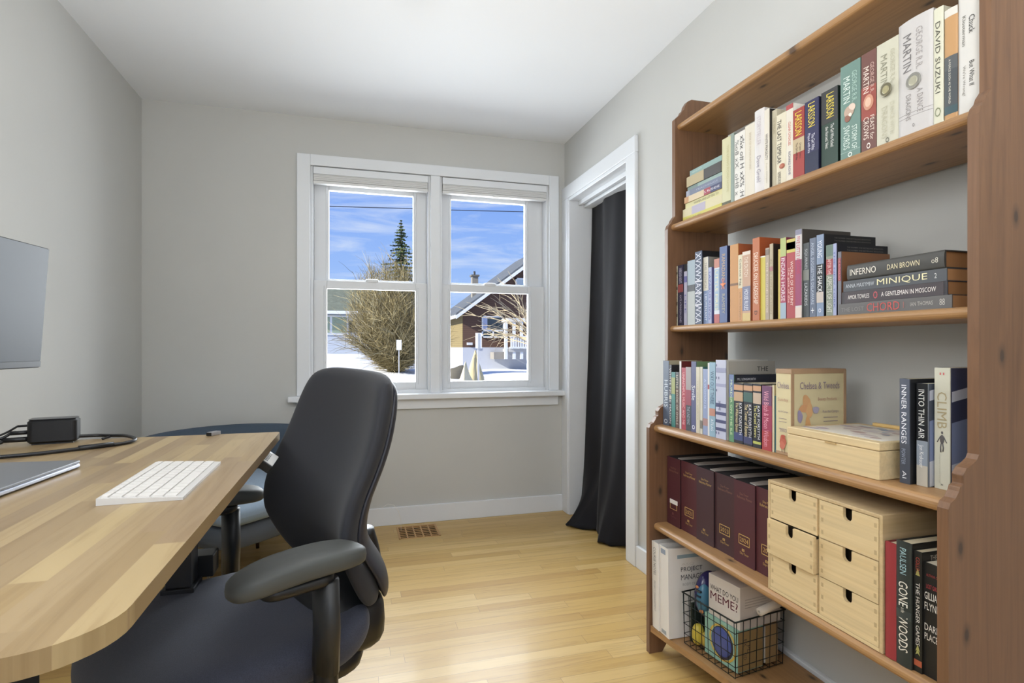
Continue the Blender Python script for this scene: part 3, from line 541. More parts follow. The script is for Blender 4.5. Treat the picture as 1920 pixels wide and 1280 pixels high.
def emblem(m, d, t, h):
    for cy, cz, ry, rz_, c in ((.05, .50, .26, .014, 'b9a08e'), (-.08, .47, .2, .010, 'd8c4b4'), (.12, .56, .16, .010, '8a5c4c'), (.0, .53, .12, .007, 'e4d8cc')):
        m.sq((-.0009, cy*t, h*(1-cz)), (.0006, ry*t, rz_), mat(c, .5), .5, 1, 18, 6, 0)
EXTRA = {'small round gold shield': disc_on(.47, .26, .015, '6f6a54', 'a39c78'), 'round metal shield': disc_on(.54, .22, .017, '8a8880', 'aba894'), 'red seal': disc_on(.73, .28, .007, 'a8604c', 'b8745c', .6, 0, -.1),
         'pale dragon emblem': emblem, 'brick-red fantasy': disc_on(.50, .34, .018, 'c08a72', 'd9b49c', .6, 0), 'orange starburst': disc_on(.5, .2, .006, 'e08a5c', None, .6, 0),
         'tall taupe book with THE': side_text('THE', .100, .140, .016, .030, '1e1d1c'), 'navy cover': side_text('M.L. LONGWORTH', .012, .075, .010, .017, 'd6d8e0'),
         'feathered leaf': leaf, 'blue-spined bestseller': tiny, 'black bestseller cover': tiny}
SZ = {1: 1.527, 2: 1.162, 3: .81}; GR = {1: 'books standing on the highest shelf', 2: 'books standing on the second shelf', 3: 'books standing on the third shelf'}
for k, ya, yb, X, h, d, sp, sd, hd, bands, texts, lab in BOOKS:
    ex = next((f for q, f in EXTRA.items() if q in lab), None)
    t = ya-yb-.0004
    o = book(lab, d, t, h, sp, sd, hd, bands, texts, GR[k], extra=ex); o.location = (X, (ya+yb)/2, SZ[k]+.0003)
# things on single spines
def on_spine(m, X, y, z, ry, rz_, hx, rim=None):
    vs = [(X, y+math.cos(a)*ry, z+math.sin(a)*rz_) for a in [2*math.pi*i/20 for i in range(20)]]
    m.add(vs, [tuple(range(20))], mat(hx, .35, .2))
def flat_book(lab, X, y_far, length, t, z, d, sp, sd, hard=0, bands=(), texts=(), group=None, pages=None, rz=0):
    o = book(lab, d, t, length, sp, sd, hard, bands, texts, group, pages)
    o.location = (X, y_far-length, z+t/2); o.rotation_euler = (R(-90), 0, rz); return o
# pile lying at the far end of the highest shelf
z = 1.5273
for i, (t, yf, yn, sp, bands, texts, lab) in enumerate([
    (.018, 1.732, 1.515, 'd9cf52', [], [('JUST LIKE HIM', .1, .5, .5, .3, '8a8436')], 'bright yellow paperback, lowest in the flat pile on the highest shelf'),
    (.028, 1.735, 1.516, 'ded3a4', [(.25, .60, 'b9afc4')], [], 'thick cream book with lilac stripes lying second from the bottom of the pile'),
    (.018, 1.722, 1.515, 'e2db9a', [], [('WOMEN AND LETTERS TO', .25, .9, .5, .4, '6c6a4a')], 'pale yellow paperback with dark capitals lying in the flat pile, highest shelf'),
    (.021, 1.722, 1.515, 'dfc9a0', [(0, .12, 'd39a62'), (.55, .72, 'b3404e'), (.72, 1, '3d4470')], [('S. RUSHDIE', .56, .95, .5, .35, 'e4e0e4')], 'cream flat book with orange, red and navy blocks on its spine'),
    (.020, 1.715, 1.518, '77809a', [(.02, .05, 'c4c8d8'), (.08, .1, 'c4c8d8')], [('TEACHINGS', .3, .9, .5, .3, 'a9b0c6')], 'slate-blue book lying in the middle of the flat pile, highest shelf'),
    (.012, 1.708, 1.515, '9db9b0', [(0, .3, '7d958f')], [], 'thin aqua book lying under the tan and charcoal one'),
    (.034, 1.708, 1.519, '4d4b48', [(0, .52, 'c2b184')], [], 'thick book with a tan label end and charcoal end in the flat pile'),
    (.018, 1.692, 1.517, '8fb0aa', [], [('KIM SCOTT', .1, .4, .5, .3, 'bcd2cc')], 'aqua paperback lying on top of the flat pile, highest shelf')]):
    flat_book(lab, 1.128+.002*(i % 3), yf, yf-yn, t, z, .14, sp, sp, 0, bands, texts, 'books lying in the pile on the highest shelf'); z += t+.0004
# pile lying at the near end of the second shelf
bp = mat('b98a5c', .9); bp2 = mat('a87a4e', .9); z = 1.1623
for i, (t, yf, yn, sp, hard, bands, texts, lab, X, pg) in enumerate([
    (.026, 1.057, .797, '6c6a68', 0, [], [('THE LOST', .03, .26, .45, .35, '8d8a86'), ('CHORD', .29, .59, .5, .7, 'c0554f'), ('|', .62, .628, .5, .5, '9a6a64'), ('IAN THOMAS', .68, .86, .5, .32, 'b8b4ac'), ('88', .91, .95, .5, .5, 'c4c0b8')], 'grey book with a red title lying lowest in the near pile, second shelf', 1.112, bp),
    (.027, 1.049, .806, '3c3a40', 0, [(.03, .97, '4c4348')], [('AMOR TOWLES', .07, .30, .5, .36, 'ece6e2'), ('A GENTLEMAN IN MOSCOW', .42, .91, .5, .36, 'f0eae6'), ('o', .34, .385, .5, .6, 'b4525a')], 'charcoal book with white title and red oval lying in the near pile', 1.113, bp2),
    (.025, 1.046, .808, '565a60', 0, [], [('ANNA MAXYMIW', .03, .34, .5, .36, 'c3c8ce'), ('MINIQUE', .37, .84, .5, .62, 'e6dfb4'), ('2', .9, .92, .5, .4, 'd0d0cc')], 'slate-grey book with a large cream title lying in the near pile', 1.114, bp),
    (.036, 1.036, .813, '4a4945', 1, [], [('INFERNO', .04, .34, .5, .40, 'e9e4d8'), ('DAN BROWN', .46, .78, .5, .32, 'e4d9b4'), ('o8', .89, .95, .5, .3, 'cfcabc')], 'dark grey hardback lying on top of the near pile, second shelf', 1.116, bp2)]):
    flat_book(lab, X, yf, yf-yn, t, z, .165, sp, sp, hard, bands, texts, 'books lying in the pile on the second shelf', pg); z += t+.0004
# three standing books by the near board, third shelf
def mountain(m, d, t, h):
    for i, (x0, x1, z0, z1, c) in enumerate([(.004, .11, .0, .05, 'c9ccd4'), (.004, .11, .05, .13, '7d88a8'), (.004, .11, .17, .19, 'b9bcc8'), (.06, .11, .02, .06, 'a83c44')]):
        m.add([(x0, -t/2-.0006, z0), (x1, -t/2-.0006, z0+.02), (x1, -t/2-.0006, z1+.02), (x0, -t/2-.0006, z1)], [(0, 1, 2, 3)], mat(c, .5))
def climber(m, d, t, h):
    mountain(m, d, t, h); c = mat('5d5a5c', .6); z0 = h*.36
    m.sq((-.0004, 0, z0+.012), (.0005, .0042, .009), c); m.sq((-.0004, 0, z0+.025), (.0005, .002, .0028), c)
    for s_, dz_ in ((1, 0), (-1, .002)):
        m.tube([(-.0006, .0015*s_, z0+.004), (-.0006, .0028*s_, z0-.004), (-.0006, .002*s_, z0-.013+dz_)], .0011, c, 5)
        m.tube([(-.0006, .003*s_, z0+.018), (-.0006, .007*s_, z0+.010), (-.0006, .009*s_, z0+.006)], .0008, c, 5)
for lab, px, y0, y1, X, h, d, sp, sd, bands, texts, ex in [
    ('dark slate book with large white capitals beside the painted wooden case', 0, .8735, .8525, 1.075, .212, .12, '4f5563', '1b1c20', [(0, .62, '565d70')], [('INNER RANGES', .06, .62, .45, .5, 'e9ebf0'), ('POWTER', .67, .82, .4, .4, '98a2b6'), ('AI', .88, .95, .5, .4, 'e9ebf0')], None),
    ('mountaineering paperback black above and icy blue below, third shelf', 0, .8480, .8260, 1.088, .204, .12, 'a9b2be', '4a5262', [(0, .56, '202327'), (.56, .8, '96a2b2'), (.8, 1, 'cfc6b4')], [('INTO THIN AIR', .06, .54, .45, .55, 'ecece8'), ('Jon Krakauer', .60, .82, .4, .5, 'f0f0f0')], mountain),
    ('cream book with a small falling climber figure, nearest on the third shelf', 0, .8215, .7920, 1.10, .236, .125, 'd7d4bf', '3d4262', [], [('CLIMB', .2, .5, .5, .62, 'a89a78'), ('=', .04, .06, .5, .3, 'c45a5a'), ('a biography of peaks and falls', .7, .95, .35, .12, 'b9b6a4'), ('x', .955, .97, .5, .15, '2a2a2a')], climber)]:
    o = book(lab, d, y0-y1, h, sp, sd, 0, bands, texts, GR[3], extra=ex); o.location = (X, (y0+y1)/2, .8103)
# fourth shelf, standing books at the near end
def hunger(m, d, t, h):
    g = mat('b3b06a', .4)
    m.add([(-.0007, 0, h*.86), (-.0007, t*.3, h*.80), (-.0007, -t*.3, h*.80)], [(0, 1, 2)], g)
    for q in (.14, .17): m.add([(-.0007, 0, h*q+.014), (-.0007, t*.3, h*q), (-.0007, 0, h*q+.004), (-.0007, -t*.3, h*q)], [(0, 1, 2, 3)], g)
def cov_t(m, d, t, h):
    m.text('THE HUNGER GAMES', (d*.55, -t/2-.0006, h-.012), (1, 0, 0), (0, 0, 1), d*.75, .010, mat('cfcabc', .5))
def dark(m, d, t, h):
    for i, (s_, zz, hh, c) in enumerate([('AUTHOR OF', .02, .005, 'a03c40'), ('LOST GIRLS', .040, .008, 'b04048'), ('GILLIAN', .055, .014, 'e8e4dc'), ('FLYNN', .075, .014, 'e8e4dc'), ('DARK', .115, .013, 'e8e4dc'), ('PLACES', .133, .013, 'e8e4dc')]):
        m.text(s_, (-.0008, 0, h-zz-hh/2), (0, -1, 0), (0, 0, 1), t*(.9 if hh > .01 else .7), hh, mat(c, .5))
for lab, ya, yb, X, h, d, sp, sd, hd, bands, texts, ex in [
    ('red hardback with no lettering against the birch drawer box', .874, .850, 1.037, .232, .15, 'ad2f36', '8e252c', 1, [], [], None),
    ('dark green-black hardback with slanted white capitals, fourth shelf', .8495, .8185, 1.037, .243, .15, '2d3634', '22201e', 1, [(.55, .62, '3c4644')], [('PAULSEN', .05, .26, .5, .42, '9fc0c4'), ('GONE', .32, .52, .5, .6, 'e6e2d4'), ('to the', .53, .57, .5, .25, 'd6d2c4'), ('WOODS', .60, .88, .5, .6, 'e6e2d4')], None),
    ('black paperback with an arrowhead above and below its title, fourth shelf', .818, .803, 1.043, .232, .12, '262725', '2a2b29', 0, [(.9, .95, 'd0603c')], [('COLLINS', .05, .19, .5, .5, 'b0483c'), ('THE HUNGER GAMES', .26, .78, .5, .5, 'e9e6dc')], None),
    ('black paperback with red and white cover lettering, nearest on the fourth shelf', .8025, .770, 1.048, .215, .11, '201f1f', '232121', 0, [], [], dark)]:
    def ex2(m, d, t, h, ex=ex, lab=lab):
        if ex: ex(m, d, t, h)
        if 'arrowhead' in lab: hunger(m, d, t, h); cov_t(m, d, t, h)
    o = book(lab, d, ya-yb, h, sp, sd, hd, bands, texts, 'books standing on the fourth shelf', extra=ex2); o.location = (X, (ya+yb)/2, .4623)
# burgundy planner binders
edges = [(1.752, 1.672, '5b2730'), (1.671, 1.578, '5d2630'), (1.577, 1.487, '4b2c34'), (1.486, 1.392, '4a292f'), (1.391, 1.303, '5a2530'), (1.302, 1.212, '5d2630')]
labs = ['burgundy planner binder with a white strip, farthest in the row', 'burgundy planner binder framed 2021 in gold', 'dull plum planner binder with no year frame on its spine', 'brown-plum planner binder framed 2023 in gold', 'burgundy planner binder framed 2024 in gold', 'burgundy planner binder partly hidden behind the birch drawer box']
gold = mat('d9b872', .4, .3)
for i, ((ya, yb, sp), lab) in enumerate(zip(edges, labs)):
    yr = ['', '2021', None, '2023', '2024', '2025'][i]
    def ex(m, d, t, h, yr=yr, i=i):
        gt = gold if i not in (0, 3, 4) else mat('8a6450', .5)
        m.text('Day-Timer', (-.0007, 0, h*.845), (0, -1, 0), (0, 0, 1), t*.42, .008, gt); m.text('Reference Planner', (-.0007, -.002, h*.805), (0, -1, 0), (0, 0, 1), t*.72, .008, gt)
        if yr is not None:
            z0 = h*.235; w2 = t*.26; c = -.0006
            for a, b in (((-w2, z0), (w2, z0+.0016)), ((-w2, z0+.0264), (w2, z0+.028)), ((-w2, z0), (-w2+.0016, z0+.028)), ((w2-.0016, z0), (w2, z0+.028))): m.box((c-.0003, a[0], a[1]), (.0003, b[0], b[1]), gold)
            if yr: m.text(yr, (c-.0003, 0, z0+.014), (0, -1, 0), (0, 0, 1), w2*1.5, .013, gold, .02)
            else: m.box((c-.0012, -w2-.004, z0+.02), (.0003, w2, z0+.034), mat('ece8e4', .5))
        g2 = gold if i else mat('7a4a48', .5)
        for a, b in (((-.005, .155), (.005, .16)), ((-.005, .155), (-.003, .185)), ((.003, .155), (.005, .185)), ((-.005, .18), (.005, .185)), ((-.002, .168), (.002, .172))): m.box((-.0009, a[0]+.004, h*a[1]), (.0003, b[0]+.004, h*b[1]), g2)
        m.text('Day-Timer', (-.0007, -.001, h*.125), (0, -1, 0), (0, 0, 1), t*.42, .009, g2)
    o = book(lab, .215, ya-yb, .236, sp, '17161a', 0, (), (), 'planner binders on the fourth shelf', mat('1c1b1d', .8), 'binder', 'planner_binder', ex)
    o.location = (1.078+.004*(i % 2), (ya+yb)/2, .4623)
    m = MB(); t = ya-yb
    m.prism([(.006, -t*.46), (.012, -t*.10), (.06, -t*.02), (.15, -t*.10), (.20, -t*.40), (.20, -t*.46)], .2335, .2372, mat('aaa39b', .7)); d2 = m.build('paper_divider', None, T=True); d2.parent = o
# ---------------------------------------------------------------- bookcase
bc = thing('bookcase', (1.17, 1.252, 0), 'tall pine bookcase with scalloped side boards standing against the right-hand wall', 'bookcase')
prof = [(1.009, .0), (1.009, .800), (1.014, .811), (1.026, .818), (1.034, .830), (1.037, .838), (1.045, .841), (1.045, .850), (1.044, .858), (1.053, .870), (1.066, .876), (1.078, .884), (1.083, .893),
        (1.083, 1.508), (1.088, 1.522), (1.098, 1.532), (1.102, 1.542), (1.113, 1.556), (1.113, 1.905), (1.124, 1.915), (1.136, 1.926), (1.142, 1.937), (1.150, 1.944), (1.154, 1.958), (1.164, 1.974), (1.180, 1.983), (1.335, 1.983), (1.335, 0), (1.29, 0), (1.27, .03), (1.08, .03), (1.06, 0)]
for ya, yb in ((1.757, 1.777), (.729, .749)):
    m = MB(); m.prism(prof, ya, yb, M['pinez_shade'], 1); m.build('side_board', bc, .0022, 2)
def shelf(zt, t, x0, nm='shelf'):
    r = t/2; pts = [(x0+r-r*math.sin(math.pi*i/8), zt-r+r*math.cos(math.pi*i/8)) for i in range(9)]
    pts = pts+[(1.333, zt-t), (1.333, zt)]
    m = MB(); m.prism(pts, .749, 1.757, M['piney'], 1, False); o = m.build(nm, bc); return o
shelf(1.889, .021, 1.122, 'top_board'); shelf(1.527, .024, 1.097); shelf(1.162, .022, 1.093); shelf(.810, .026, 1.027); shelf(.462, .026, 1.027)
m = MB()
pts = [(1.012, 1.757)]+[(1.014+.072*math.sin(math.pi*min(1, (1.757-y)/.75*.62+.0))**1.3, y) for y in [1.70, 1.65, 1.58, 1.5, 1.4, 1.3, 1.2, 1.1]]+[(1.06, .95), (1.02, .80), (1.012, .749), (1.333, .749), (1.333, 1.757)]
m.prism(pts, .079, .100, M['piney'], 2); m.build('bottom_shelf', bc, .004)
# ---------------------------------------------------------------- birch boxes
bi = M['birch']; bid = mat('3a2c1e', .8)
dbx = thing('drawer_box', (1.16, 1.04, .4625), 'birch plywood mini chest of six drawers on the fourth shelf', 'drawers')
x0, x1, ya, yb, z0, z1 = 1.034, 1.30, .877, 1.201, .4625, .744
m = MB(); tk = .008
bx_ = M['birchx']; m.box((x0, ya, z0), (x1, ya+tk, z1), bx_); m.box((x0, yb-tk, z0), (x1, yb, z1), bx_); m.box((x0, ya+tk, z1-tk), (x1, yb-tk, z1), bx_); m.box((x0, ya+tk, z0), (x1, yb-tk, z0+tk), bi); m.box((x1-tk, ya+tk, z0+tk), (x1, yb-tk, z1-tk), bi)
ym = (ya+yb)/2; m.box((x0+.004, ym-.003, z0+tk), (x1-tk, ym+.003, z1-tk), bi); m.build('carcass', dbx, .001)
def drawer_front(a, b, c, d, xf):
    m = MB(); u = (a+b)/2; r = .0115; pts = [(a, c), (b, c), (b, d)]
    pts += [(u+r, d), (u+r, d-.017)]+[(u+r*math.cos(q), d-.017-r*.9*math.sin(q)) for q in [math.pi*i/8 for i in range(1, 8)]]+[(u-r, d-.017), (u-r, d)]+[(a, d)]
    m.prism(pts, xf, xf+.008, bi, 0)
    for s_ in (a+.004, b-.010):
        for q in range(3): m.box((xf-.0002, s_, c+.010+(d-c-.03)*q/2), (xf+.001, s_+.006, c+.019+(d-c-.03)*q/2), mat('b8a078', .6))
    return m
hz = (z1-z0-2*tk)/3
for cc in range(2):
    a = ya+tk+.001 if cc == 0 else ym+.004; b = ym-.004 if cc == 0 else yb-tk-.001
    for rr in range(3):
        zz0 = z0+tk+rr*hz+.0012; zz1 = zz0+hz-.0024; xf = x0-.010 if (cc == 1 and rr == 1) else (x0-.001 if rr % 2 else x0)
        d_ = drawer_front(a, b, zz0, zz1, xf).build('drawer', dbx)
        mm = MB(); mm.box((xf+.008, a+.002, zz0), (x1-.02, a+.006, zz1-.008), bi); mm.box((xf+.008, b-.006, zz0), (x1-.02, b-.002, zz1-.008), bi); mm.box((xf+.008, a+.006, zz0), (x1-.02, b-.006, zz0+.004), bi); mm.box((xf+.03, a+.006, zz0+.004), (xf+.034, b-.006, zz1-.012), bid)
        mm.build('drawer_tray', d_)
# painted upright case shaped like a book
pb = thing('painted_box', (1.16, 1.19, .8103), 'upright cream wooden case painted with flowers and faded script, third shelf', 'box')
cr_ = mat('d2c49a', .55); brn = mat('a98a6a', .55); xa, xb, y0, y1, h = 1.062, 1.235, 1.152, 1.2045, .2180
m = MB(); m.box((xa, y0, .8103), (xb, y1, .8103+h), cr_)
m.box((xa-.0012, y0-.0008, .8103+h-.010), (xb, y1, .8103+h+.002), brn); m.box((xa-.0012, y0-.0012, .8103), (xa+.009, y0+.001, .8103+h), brn); m.box((xb-.008, y0-.0012, .8103), (xb+.001, y0+.001, .8103+h), brn); m.box((xa-.001, y0-.0008, .8103), (xb, y1, .8183), brn)
m.build('case', pb, .001)
m = MB(); zc = .8103; ink = mat('8d7d8a', .6); inr = mat('b58a78', .6); yy = y0-.0016
m.text('Chelsea & Tweeds', (xa+.088, yy, zc+.178), (1, 0, 0), (0, 0, 1), .125, .018, ink); m.text('Beauty Products', (xa+.112, yy, zc+.142), (1, 0, 0), (0, 0, 1), .06, .011, inr); m.text('Rue des Camps', (xa+.122, yy, zc+.11), (1, 0, 0), (0, 0, 1), .05, .009, ink)
for q in (.085, .095): m.box((xa+.10, yy, zc+q), (xa+.145, yy+.0004, zc+q+.0012), ink)
nb_ = [0]
def blob(cx, cz, rx, rz_, c, pt='y'):
    n = 18; ph = random.random()*6; nb_[0] += 1; e_ = .00006*nb_[0]
    if pt == 'y': vs = [(cx+rx*math.cos(a)*(1+.15*math.sin(3*a+ph)), yy-e_, cz+rz_*math.sin(a)*(1+.12*math.cos(2*a+ph))) for a in [2*math.pi*i/n for i in range(n)]]
    else: vs = [(xa-.0016-e_, cx+rx*math.cos(a)*(1+.15*math.sin(3*a+ph)), cz+rz_*math.sin(a)*(1+.12*math.cos(2*a+ph))) for a in [2*math.pi*i/n for i in range(n)]]
    m.add(vs, [tuple(range(n))], mat(c, .6))
for a in [(.045, .135, .012, .02, 'd0a070'), (.04, .12, .018, .009, 'cf9a6c'), (.055, .115, .010, .018, 'd4a674'), (.025, .10, .008, .016, '9a8fa8'), (.075, .115, .010, .010, 'a8a0ae'), (.05, .07, .010, .028, 'cf9e6a'), (.075, .05, .013, .014, 'b0705a'), (.04, .042, .02, .014, 'a898a0'), (.095, .045, .012, .014, 'b4685a'), (.06, .035, .016, .012, '8f8498'), (.024, .04, .008, .018, '9b92a4')]: blob(xa+a[0], zc+a[1], a[2], a[3], a[4])
m.build('painted_picture', pb); m = MB(); m.text('Chelsea', (xa-.0016, (y0+y1)/2, zc+.178), (0, -1, 0), (0, 0, 1), .04, .016, ink); m.text('Sunday', (xa-.0016, (y0+y1)/2, zc+.140), (0, -1, 0), (0, 0, 1), .036, .010, inr); m.text('de & Camps', (xa-.0016, (y0+y1)/2, zc+.11), (0, -1, 0), (0, 0, 1), .034, .006, ink)
for q in (.092, .084, .066): m.box((xa-.0018, (y0+y1)/2-.012, zc+q), (xa-.0014, (y0+y1)/2+.014, zc+q+.001), ink)
m.text('2003', (xa-.0016, (y0+y1)/2, zc+.062), (0, -1, 0), (0, 0, 1), .024, .007, ink)
for a in [(.0, .036, .011, .014, 'b8604a'), (.002, .024, .009, .010, 'c4705a'), (-.002, .046, .006, .006, 'b0503c')]: blob((y0+y1)/2+a[0], zc+a[1], a[2], a[3], a[4], 'x')
for q in (-.004, .005): m.tube([(xa-.0018, (y0+y1)/2+q, zc+.018), (xa-.0018, (y0+y1)/2+q-.002, zc+.006)], .0007, mat('6a4a3a', .6), 4)
m.build('spine_picture', pb)
# flat case with a painted lid
fb = thing('painted_box', (1.16, 1.02, .8103), 'flat pale wooden case with a painted picture on its lid, third shelf', 'box')
xa, xb, y0, y1 = 1.045, 1.27, .8945, 1.146; zc = .8103
m = MB(); m.box((xa, y0, zc), (xb, y1, zc+.060), bi); m.build('box_body', fb, .002)
m = MB(); m.box((xa-.001, y0-.001, zc+.0608), (xb, y1+.0005, zc+.078), bi); m.box((xa+.12, y0+.02, zc+.078), (xb, y0+.16, zc+.083), mat('dcb878', .5)) if False else None
m.box((xb-.012, y0+.01, zc+.078), (xb, y1-.05, zc+.086), mat('dfbd7e', .5)); lid = m.build('lid', fb, .002)
m = MB(); zt = zc+.0784
m.box((xa+.022, y0+.012, zc+.078), (xb-.022, y1-.02, zt), mat('ddd6c9', .5))
for i in range(46):
    cx = random.uniform(xa+.035, xb-.035); cy = random.uniform(y0+.03, y1-.035); rx = random.uniform(.003, .012); ry = random.uniform(.006, .026); ph = random.random()*6
    vs = [(cx+rx*math.cos(a)*(1+.3*math.sin(2*a+ph)), cy+ry*math.sin(a), zt+.0002+.00001*i) for a in [2*math.pi*k/14 for k in range(14)]]
    m.add(vs, [tuple(range(14))], mat(random.choice(['b8a8b4', 'c4b4b0', 'a9b4c4', 'd2c4bc', 'b4988f', '9aa4b4', 'cfc8c4']), .5))
m.build('lid_picture', lid)
MB().box((xa-.002, 1.0, zc+.056), (xa, 1.03, zc+.0606), mat('b89a68', .5)).build('catch', fb)
# ---------------------------------------------------------------- bottom shelf
def binder(lab, loc, t, h, d, rx, texts, side, tb=()):
    o = thing('ring_binder', loc, lab, 'binder', 'white ring binders on the bottom shelf'); o.rotation_euler = (rx, 0, 0)
    wv = mat('e0dcd6', .35); m = MB(); m.box((0, -t/2, 0), (.003, t/2, h), wv); m.box((.003, -t/2, 0), (d, -t/2+.003, h), wv); m.box((.003, t/2-.003, 0), (d, t/2, h), wv)
    for a in texts: m.text(a[0], (-.0006, a[3]*t, h*(1-(a[1]+a[2])/2)), (0, 0, -1), (0, -1, 0), h*(a[2]-a[1]), t*a[4], mat(a[5], .5), .01)
    for a in tb: m.box((-.0008, a[0]*t, h*a[1]), (.0002, a[2]*t, h*a[3]), mat(a[4], .5))
    for a in side:
        if a[0] is None: m.box((a[1], -t/2-.0008, h*a[3]), (a[2], -t/2+.0002, h*a[4]), mat(a[5], .5))
        else: m.text(a[0], ((a[1]+a[2])/2, -t/2-.0008, h*(a[3]+a[4])/2), (1, 0, 0), (0, 0, 1), a[2]-a[1], h*(a[4]-a[3]), mat(a[5], .5), a[6] if len(a) > 6 else .01)
    lp_ = m.build('cover', None, .001, T=True); lp_.parent = o
    MB().box((.02, -t/2+.006, .006), (d-.012, t/2-.010, h-.012), mat('d8d4cc', .9)).build('paper_stack', None, T=True).parent = o
    mm = MB()
    for q in (.10, .5, .9): mm.tube([(.006, -t*.3, h*q), (.022, -t*.36, h*q), (.03, 0, h*q), (.022, t*.3, h*q), (.006, t*.3, h*q)], .0014, M['chrome'], 6)
    mm.box((.003, -.01, .02), (.006, .01, h-.004), M['chrome']); mm.build('ring_mechanism', None, T=True).parent = o
    return o
binder('white ring binder lettered in grey down its spine, against the far side board', (1.018, 1.7285, .102), .042, .300, .235, R(-1.2), [('COURSE NOTES', .06, .38, .05, .34, '6a6866'), ('PROJECT MANAGEMENT', .45, .80, .1, .28, '8a8886')], [])
binder('thick white ring binder with a project management title on its cover', (1.022, 1.6785, .102), .056, .300, .235, R(-1.2), [], [
    (None, .035, .175, .885, .925, '8fa3ac'), ('ASQ', .05, .1, .80, .83, 'cfc9c2'), ('PROJECT', .048, .132, .72, .785, '3f4144', .02), ('MANAGEMENT', .048, .185, .64, .70, '3f4144', .02), ('BODY OF', .055, .105, .575, .605, 'a5a19c')], [(-.2, .92, .3, .975, '8b95a4'), (-.2, .02, .3, .06, '9aa0a4')])
# wire basket
bk = thing('wire_basket', (1.19, 1.55, .1003), 'black wire basket full of games standing on the bottom shelf', 'basket')
x0, x1, y0, y1, z0, z1 = 1.090, 1.285, 1.400, 1.619, .1020, .272; wr_ = M['wire']
rim = MB(); rr = .012
rim.tube([(x0-.006, y0-.004, z1), (x1+.006, y0-.004, z1), (x1+.006, y1+.004, z1), (x0-.006, y1+.004, z1)], .0028, wr_, 8, True); rim.build('rim', bk)
m = MB(); ny, nx = 8, 7
for i in range(ny+1):
    y = y0+(y1-y0)*i/ny; m.tube([(x0-.006, y, z1), (x0, y, z0+.004), (x1, y, z0+.004), (x1+.006, y, z1)], .0013, wr_, 5)
for i in range(nx+1):
    x = x0+(x1-x0)*i/nx; m.tube([(x, y0-.004, z1), (x, y0, z0+.002), (x, y1, z0+.002), (x, y1+.004, z1)], .0013, wr_, 5)
for q in (.2, .4, .6, .8):
    z = z0+(z1-z0)*q; e = .006*q; m.tube([(x0-e, y0-e*.6, z), (x1+e, y0-e*.6, z), (x1+e, y1+e*.6, z), (x0-e, y1+e*.6, z)], .0013, wr_, 5, True)
m.build('wire_mesh', bk)
tb = thing('game_box', (1.165, 1.482, .108), 'aqua card game box with a blue oval inside a yellow ring, in the wire basket', 'box')
a0, a1, b0, b1, c0, c1 = 1.108, 1.212, 1.410, 1.545, .1085, .236; aq = mat('93bdae', .5)
m = MB(); m.box((a0, b0, c0), (a1, b1, c1), aq); m.box((a0+.002, b0-.0008, c0+.002), (a1-.001, b0, c1-.008), mat('9a7f52', .6)); m.build('carton', tb, .001)
m = MB()
def disc(X, cy, cz, ry, rz_, c, rg_=.3, mm=None, n=26): (mm or m).add([(X, cy+ry*math.cos(2*math.pi*i/n), cz+rz_*math.sin(2*math.pi*i/n)) for i in range(n)], [tuple(range(n))], mat(c, rg_))
cy, cz = (b0+b1)/2-.008, (c0+c1)/2
disc(a0-.0006, cy, cz, .055, .055, 'd4b04c'); disc(a0-.0009, cy, cz, .049, .049, '93bdae'); disc(a0-.0012, cy, cz, .045, .049, '26263a'); 
m.sq((a0-.001, cy+.003, cz+.001), (.006, .040, .044), mat('4b5a98', .2), 1, .9)
m.text('EXPLODING', (a0+.05, cy, c1+.0006), (0, -1, 0), (1, 0, 0), .10, .022, mat('e4e8e0', .5), .02)
for k, s_ in enumerate(('EX', 'PL', 'OD')): m.text(s_, (a0+.03+.014*(k % 2), b0-.0012, cz+.022-.02*k), (0, 0, -1), (1, 0, 0), .022, .012, mat('4a3a34', .5), .02)
m.build('box_artwork', tb)
mb = thing('game_box', (1.21, 1.47, .2385), 'white card game box asking WHAT DO YOU MEME?, propped in the wire basket', 'box')
m = MB(); a0, a1, b0, b1, c0, c1 = 1.112, 1.28, 1.404, 1.532, .2745, .366
m.box((a0, b0, .2375), (a1, b1, c1), mat('cfc7bf', .5)); m.build('carton', mb, .001)
m = MB(); cy = (b0+b1)/2
m.text('WHAT DO YOU', (a0-.0006, cy, c0+.052), (0, -1, 0), (0, 0, 1), .114, .016, mat('20242c', .5), .03)
m.text('MEME?', (a0-.0006, cy, c0+.026), (0, -1, 0), (0, 0, 1), .112, .026, mat('5a1a30', .5), .04)
for q in range(4): m.box((a0+.02, b0-.0006, c0+.05-.008*q), (a0+.12-.012*(q % 2), b0-.0001, c0+.052-.008*q), mat('b2aaa2', .5))
m.text('a card game for friends', (a0+.06, cy, c1+.0006), (0, -1, 0), (1, 0, 0), .11, .03, mat('7b7873', .5), .01)
m.build('box_lettering', mb)
pk = thing('card_box', (1.255, 1.46, .108), 'narrow brown card box with a pale edge at the back of the basket', 'box')
m = MB(); m.box((1.228, 1.412, .1085), (1.278, 1.50, .228), mat('a5875c', .6)); m.box((1.222, 1.414, .112), (1.228, 1.498, .224), mat('c9c7be', .5)); m.build('carton', pk, .001)
rl = MB(); rl.tube([(1.150, 1.412, .0), (1.151, 1.412, .0)], .0, M['white'], 6) if False else None
rl.lathe([(.004, 0), (.012, 0), (.0125, .12), (.004, .12), (.004, 0)], (0, 0, 0), mat('e4dccf', .8), 20); 
o = rl.build('paper_roll', None, T=True); o.location = (1.176, 1.391, .2885); o.rotation_euler = (0, R(84), R(4)); tag(o, 'small white paper roll lying across the rim of the basket', 'roll')
bo = thing('toy_helmet', (1.17, 1.595, .19), 'glossy purple plastic toy ball with a blue face disc in the wire basket', 'toy')
